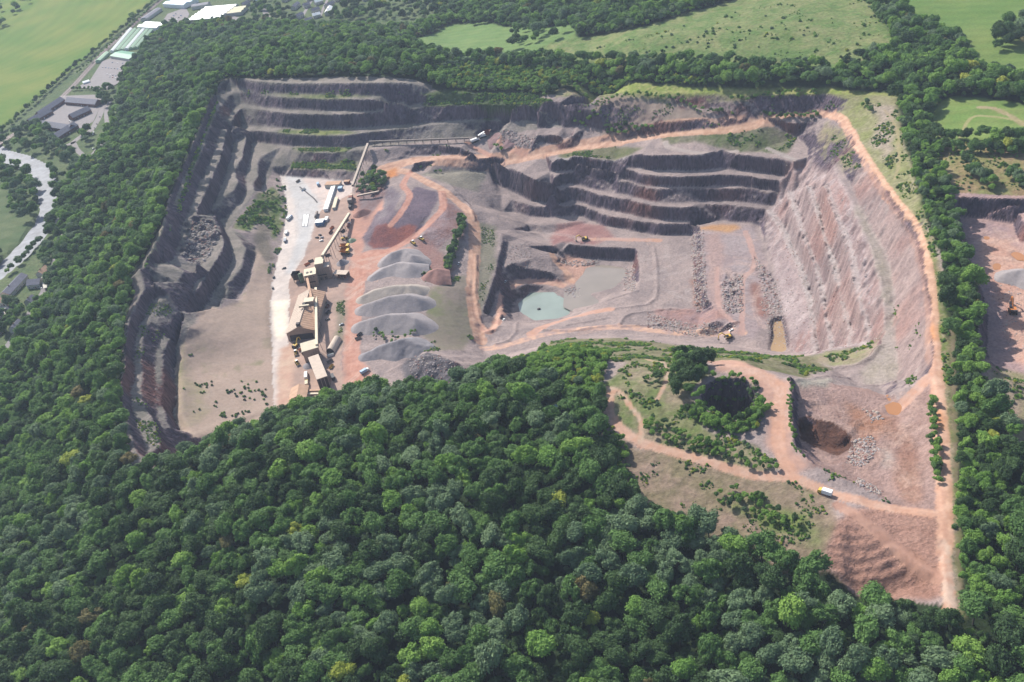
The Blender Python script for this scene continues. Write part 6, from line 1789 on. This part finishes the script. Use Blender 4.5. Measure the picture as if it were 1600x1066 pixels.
# garden centre
def block(label, p0, p1, depth, h, wall_m, roof_m, name='shed', cat='shed', group='garden centre sheds', drop=0.8, bays=1):
    a, rz, l = base(p0, p1, ZV)
    t = thing(name, label, cat, a, rz, group)
    B(0, l, 0, depth, -0.5, h).part('wall', wall_m, t)
    for i in range(bays):
        y0, y1 = depth * i / bays, depth * (i + 1) / bays
        MB().prism([(y0, h + 0.02), (y1, h + 0.02), ((y0 + y1) / 2, h + 1.8)], -0.3, l + 0.3).part('roof', roof_m, t)
    return t
block('dark green roofed shed at the head of the lower car park', (173, 92), (203, 97), 24, 5, MT['wallw'], MT['greenroof'], 'shop_building', 'building', bays=1)
block('narrow pale green glasshouse beside the railway hedge', (158, 98), (172, 85), 9, 4, MT['paleroof'], MT['paleroof'], 'glasshouse', 'glasshouse')
for i in range(6):
    x0 = 178 + 7.6 * i
    a = at(x0, 82.5 - 1.2 * i, ZV); b = at(x0 + 30 - 1.2 * i, 47 + 0.4 * i, ZV)
    rz = math.atan2(b[1] - a[1], b[0] - a[0]); l = math.hypot(b[0] - a[0], b[1] - a[1])
    t = thing('glasshouse', 'pale green glasshouse, number %s of the row counted from the railway' % ['one', 'two', 'three', 'four', 'five', 'six'][i], 'glasshouse', a, rz, 'glasshouses of the garden centre')
    MB().prism([(0, 0), (0, 3.4), (3.2, 5.2), (6.4, 3.4), (6.4, 0)], 0, l).part('glazing', MT['paleroof'] if i % 3 else MT['whiteroof'], t)
    MB().prism([(6.5, 3.2), (6.5, 3.6), (7.2, 3.6), (7.2, 3.2)], 0, l).part('gutter', MT['green'], t)
block('white shop building above the glasshouses', (216, 47), (246, 49), 26, 6, MT['white'], MT['whiteroof'], 'shop_building', 'building', bays=2)
block('long blue grey shed beside the upper car park', (231, 33), (254, 17), 14, 5, MT['wallw'], MT['slate'], 'storage_shed', 'shed')
block('pale teal roofed warehouse at the top by the railway', (256, 12), (288, 14), 36, 7, MT['white'], MT['blueroof'], 'warehouse', 'warehouse', 'warehouses in the valley', bays=2)
block('wide white many bayed factory shed behind the wood', (295, 38), (345, 34), 70, 7, MT['wallw'], MT['whiteroof'], 'factory', 'factory', 'warehouses in the valley', bays=6)
block('beige roofed sheds right of the white factory', (346, 28), (378, 24), 34, 6, MT['wallw'], MT['beigeroof'], 'factory', 'factory', 'warehouses in the valley', bays=3)
block('grey roofed shed behind the white factory', (300, 16), (326, 12), 16, 6, MT['wallw'], MT['slate'], 'storage_shed', 'shed', 'warehouses in the valley')
block('low cream shed at the railway corner of the lower car park', (131, 133), (141, 130), 8, 3, MT['white'], MT['whiteroof'], 'kiosk', 'kiosk')
# village
HS = ((462, 16, 470, 9, 'slate'), (466, 31, 476, 26, 'slate'), (476, 14, 486, 11, 'slate'), (478, 38, 490, 35, 'slate'), (490, 30, 502, 27, 'whiteroof'), (490, 22, 501, 18, 'slate'), (494, 9, 506, 5, 'whiteroof'), (480, 3, 490, 0, 'slate'),
      (514, 14, 524, 8, 'slate'), (516, 24, 521, 15, 'whiteroof'), (524, 4, 536, 0, 'slate'), (506, -4, 516, -8, 'slate'), (538, 8, 546, 2, 'slate'))
HL = ('end house nearest the wood on the left of the village', 'slate house beside the village edge road', 'slate house left of the village lane', 'lowest slate house above the row of bollards', 'white roofed house beside the green strip', 'slate house above the white roofed house',
      'white roofed house near the village top', 'slate house at the top left of the village', 'slate house right of the green strip', 'small white roofed house at the top of the green strip', 'slate house at the top right of the village', 'slate house cut by the picture top', 'slate house hidden among the trees right of the village')
for (x0, y0, x1, y1, m), lb in zip(HS, HL):
    house(lb, (x0, y0), (x1, y1), 9, 5, 8, MT['wallw'], MT[m], 'house', 'house', 'village houses', 3, True)
for i in range(11):
    b_ = B(-0.2, 0.2, -0.2, 0.2, -0.2, 1.6).mesh('bollard', MT['dark'])
    o = bpy.data.objects.new('bollard', b_); COL.objects.link(o); o.location = at(473 + 2.3 * i, 43.4 - 0.25 * i, ZV)
    tag(o, 'dark bollard in the row below the village grass, %s from the left' % ('first second third fourth fifth sixth seventh eighth ninth tenth eleventh'.split()[i]), 'bollard', 'row of bollards')
house('hipped grey house by the river, long wing along the bank', (18, 466), (46, 436), 12, 4.5, 8, MT['wallw'], MT['slate'], 'riverside_house', 'house', 'riverside houses', 5, True)
house('grey wing of the riverside house facing the road', (44, 452), (64, 450), 11, 4.5, 8, MT['wallw'], MT['slate'], 'riverside_house', 'house', 'riverside houses', 3)
house('pale brown roofed house at the left edge below the riverside house', (-8, 482), (16, 476), 12, 4.5, 8, MT['wallw'], MT['roof_tan'], 'riverside_house', 'house', 'riverside houses', 3, True)
house('slate house at the left edge beside the lane', (-10, 505), (10, 496), 11, 4.5, 8, MT['wallw'], MT['slate'], 'riverside_house', 'house', 'riverside houses', 3)
house('small white roofed house low at the left edge by the wood', (0, 572), (13, 560), 9, 4, 7, MT['white'], MT['whiteroof'], 'riverside_house', 'house', 'riverside houses', 2)
EX = ((446, 4, 454, 0, 'slate', 'slate house among trees left of the village'), (552, 4, 560, 0, 'whiteroof', 'white roofed house right of the village at the picture top'), (568, 3, 577, 0, 'slate', 'slate house far right of the village at the picture top'), (400, 6, 410, 2, 'whiteroof', 'white roofed house by the road junction'),
      (382, 12, 392, 8, 'slate', 'slate house right of the beige factory'), (388, 3, 397, -1, 'slate', 'slate house above the one beside the beige factory'), (640, 4, 650, 1, 'roof_tan', 'tan roofed house among the trees above the allotments'), (700, 6, 710, 3, 'slate', 'slate house among the trees above the pasture'))
for x0, y0, x1, y1, m, lb in EX:
    house(lb, (x0, y0), (x1, y1), 9, 5, 8, MT['wallw'], MT[m], 'house', 'house', 'village houses', 3, True)
for x0, y0, x1, y1, m, lb in ((20, 492, 32, 482, 'slate', 'slate house between the lane and the riverside trees'), (-6, 528, 8, 518, 'slate', 'slate house at the left edge lower down the lane'), (70, 434, 80, 424, 'roof_tan', 'tan roofed house beside the lane above the riverside house'), (52, 478, 60, 470, 'slate', 'slate house on the right side of the lane'), (30, 520, 40, 508, 'slate', 'slate house at the wood edge below the lane bend')):
    house(lb, (x0, y0), (x1, y1), 9, 4.5, 7.5, MT['wallw'], MT[m], 'house', 'house', 'riverside houses', 3, True)
# allotment sheds
AL = ((572, 47, 'white'), (584, 46, 'white'), (596, 47, 'beigeroof'), (560, 49, 'beigeroof'), (604, 52, 'slate'), (614, 47, 'greenroof'), (626, 50, 'white'), (636, 47, 'slate'), (646, 52, 'beigeroof'), (590, 56, 'white'), (618, 57, 'roof_tan'), (640, 58, 'slate'))
for i, (x, y, m) in enumerate(AL):
    a, rz, l = base((x, y), (x + 6, y - 0.7), 1)
    z = float(bil(ZG, a[0], a[1]))
    t = thing('garden_shed', '%s roofed allotment shed, %s along the road' % ({'white': 'white', 'beigeroof': 'beige', 'slate': 'grey', 'greenroof': 'green', 'roof_tan': 'tan'}[m], 'first second third fourth fifth sixth seventh eighth ninth tenth eleventh twelfth'.split()[i]), 'shed', (a[0], a[1], z), rz, 'allotment sheds')
    gable(t, l, 3.2, 2.2, 3.0, MT['wallw'], MT[m], 0.2)
# parked cars in the valley: one of each colour, then copies
CARC = ('white', 'silver', 'black', 'red', 'blue')
protoc = {}
def car(px, py, pxh, pyh, col, lb, g):
    loc = at(px, py, ZV + 0.25); rz = heading((px, py), (pxh, pyh), ZV)
    if col not in protoc:
        protoc[col] = make_car(MT[col], lb, loc, rz, g); return
    dup(protoc[col], loc, rz, lb, g)
ordn = 'first second third fourth fifth sixth seventh eighth ninth tenth eleventh twelfth'.split()
rc = random.Random(3)
for row, (x, y, dx, dy, n, nm) in enumerate(((161, 106, 4.6, 0.5, 8, 'top row'), (176, 98.5, 8, 0.6, 3, 'short row'), (168, 117, 4.4, 0.8, 5, 'middle row'), (172, 121, 4.6, 0.8, 3, 'bottom row'))):
    for i in range(n):
        col = rc.choice(('white', 'silver', 'black', 'white', 'blue', 'red'))
        car(x + dx * i, y + dy * i, x + dx * i + 2, y + dy * i - 6, col, '%s car, %s from left in the %s, lower car park' % (col, ordn[i], nm), 'cars in the lower car park')
for i in range(12):
    col = rc.choice(('white', 'silver', 'red', 'black', 'white', 'blue'))
    x, y = (258 + (i % 6) * 3.4 + (i // 6) * 8, 38 - (i % 6) * 3.2 + (i // 6) * 3)
    car(x, y, x + 6, y + 2, col, '%s car, %s of the %s line in the upper car park' % (col, ordn[i % 6], 'left' if i < 6 else 'right'), 'cars in the upper car park')
for i, (x, y, hx, hy, col, nm) in enumerate(((151, 194, 152, 200, 'black', 'by the tree on the court road'), (148, 201, 149, 207, 'black', 'lower on the court road beside another black one'), (146.5, 207, 148, 212, 'white', 'on the court road verge, upper white one'), (145.5, 210, 147, 214, 'white', 'on the court road verge, lower white one'),
                                                (146, 233, 150, 228, 'white', 'driving on the bend below the court'), (156, 183, 157, 189, 'black', 'under the tree right of the court'), (110, 190, 116, 192, 'white', 'inside the court'), (174, 161, 177, 156, 'white', 'at the wood edge right of the court'), (138, 258, 139, 262, 'black', 'at the lower end of the court road'),
                                                (85, 418, 88, 412, 'white', 'on the lane by the riverside house'), (66, 451, 69, 446, 'white', 'on the lane below the riverside house'), (605, 40, 612, 39, 'white', 'driving on the road above the allotments, left one'), (621, 39, 628, 38, 'blue', 'driving on the road above the allotments, middle one'), (648, 37, 655, 36, 'white', 'driving on the road above the allotments, right one'),
                                                (419, 19, 422, 25, 'black', 'on the road into the village'))):
    car(x, y, hx, hy, col, '%s car %s' % (col, nm), 'cars on the valley roads')
# loose rock
def rock_mesh(seed, m):
    r = np.random.RandomState(seed)
    b = MB(); n = 7
    vs = [(0, 0, 0.7)]
    for j, (z, rr) in enumerate(((0.35, 0.75), (-0.15, 0.95))):
        for i in range(n):
            a = 2 * math.pi * (i + 0.3 * r.rand()) / n
            k = rr * (0.75 + 0.5 * r.rand())
            vs.append((k * math.cos(a), k * math.sin(a), z * (0.8 + 0.5 * r.rand())))
    fs = [[0, 1 + i, 1 + (i + 1) % n] for i in range(n)] + [[1 + i, 8 + i, 8 + (i + 1) % n, 1 + (i + 1) % n] for i in range(n)] + [[8 + i for i in range(n)][::-1]]
    b.add(vs, fs)
    return b.mesh('boulder', m)
RK = [bpy.data.objects.new('kind', rock_mesh(i, MR)) for i, MR in enumerate((MT['gravel'], MT['gravelw'], mat('pale_boulder', C(206, 190, 182), 0.9, var=0.15), mat('red_boulder', C(180, 140, 128), 0.9, var=0.15)))]
RS = []
for k, (s, a, b_, dn) in enumerate((("1330,690 1362,680 1372,705 1350,730 1320,728 1325,705", 0.6, 2.0, 0.5), ("1078,360 1098,360 1106,480 1086,490", 0.6, 2.2, 0.35), ("1010,490 1110,506 1150,510 1080,526 1010,512", 0.6, 2.0, 0.35), ("300,345 335,345 342,372 320,408 300,412 285,400", 0.8, 3.0, 0.3),
                                     ("1345,640 1378,648 1385,655 1362,662", 0.8, 2.4, 0.3), ("1126,440 1160,430 1160,490 1130,490", 0.7, 2.4, 0.35), ("868,400 940,406 935,416 880,414", 0.7, 2.2, 0.4), ("880,452 905,450 905,468 885,468", 0.8, 2.6, 0.6), ("975,420 992,415 992,455 975,455", 0.7, 2.2, 0.4),
                                     ("1196,335 1228,262 1318,290 1384,520 1340,556 1236,548", 0.5, 1.6, 0.03), ("1176,400 1216,440 1232,545 1200,500", 0.7, 2.4, 0.2), ("640,556 700,562 740,586 700,600 640,592", 0.6, 2.0, 0.1), ("1340,745 1380,770 1365,775 1335,757", 0.7, 2.0, 0.4), ("770,215 800,205 840,215 840,235 790,232", 0.7, 2.4, 0.3),
                                     ("1185,470 1215,470 1230,545 1205,545", 0.6, 1.8, 0.15), ("780,380 830,380 830,420 790,420", 0.5, 1.6, 0.12), ("1545,440 1600,420 1640,560 1570,550", 0.5, 1.6, 0.03))):
    p = PG(s)
    RS.append(scatter(pip(p, GX, GY).astype(float), a, b_, dn * 0.5, 500 + k, power=2.5))
RS = np.concatenate(RS)
rr = np.random.RandomState(4)
zr = bil(ZG, RS[:, 0], RS[:, 1])
h = RS[:, 2] * 0.5
instancer('loose_rock', RK, np.stack([RS[:, 0], RS[:, 1], zr + h * 0.1], -1), rr.randint(0, 4, len(RS)), rr.rand(len(RS)) * 6.28, np.stack([h, h * (0.7 + 0.5 * rr.rand(len(RS))), h * 0.8], -1), 'loose grey and pink blasted rock lying in the pits', 'rock')
print('valley', len(RS), round(time.time() - T0, 1))
# ---------------------------------------------------------------- summer haze: one box of thin air round everything
hb = bpy.data.materials.new('thin_air')
hb.use_nodes = True
t = hb.node_tree
for n in list(t.nodes):
    if n.type != 'OUTPUT_MATERIAL': t.nodes.remove(n)
pv = t.nodes.new('ShaderNodeVolumePrincipled')
pv.inputs['Color'].default_value = (0.70, 0.82, 1.0, 1)
pv.inputs['Density'].default_value = 0.00007
pv.inputs['Anisotropy'].default_value = 0.0
t.links.new(pv.outputs[0], [n for n in t.nodes if n.type == 'OUTPUT_MATERIAL'][0].inputs['Volume'])
x0, x1, y0, y1, z0, z1 = XS[0] - 20, XS[-1] + 20, YS[0] - 20, YS[-1] + 20, float(ZG.min()) - 1.0, HCAM + 6
hv = np.array([(x, y, z) for z in (z0, z1) for x, y in ((x0, y0), (x1, y0), (x1, y1), (x0, y1))])
hf = np.array([(0, 3, 2, 1), (4, 5, 6, 7), (0, 1, 5, 4), (1, 2, 6, 5), (2, 3, 7, 6), (3, 0, 4, 7)])
hz = mesh_from('haze', hv, hf, None, False)
hz.materials.append(hb)
link('haze', hz, 'stuff')
print('done', round(time.time() - T0, 1))
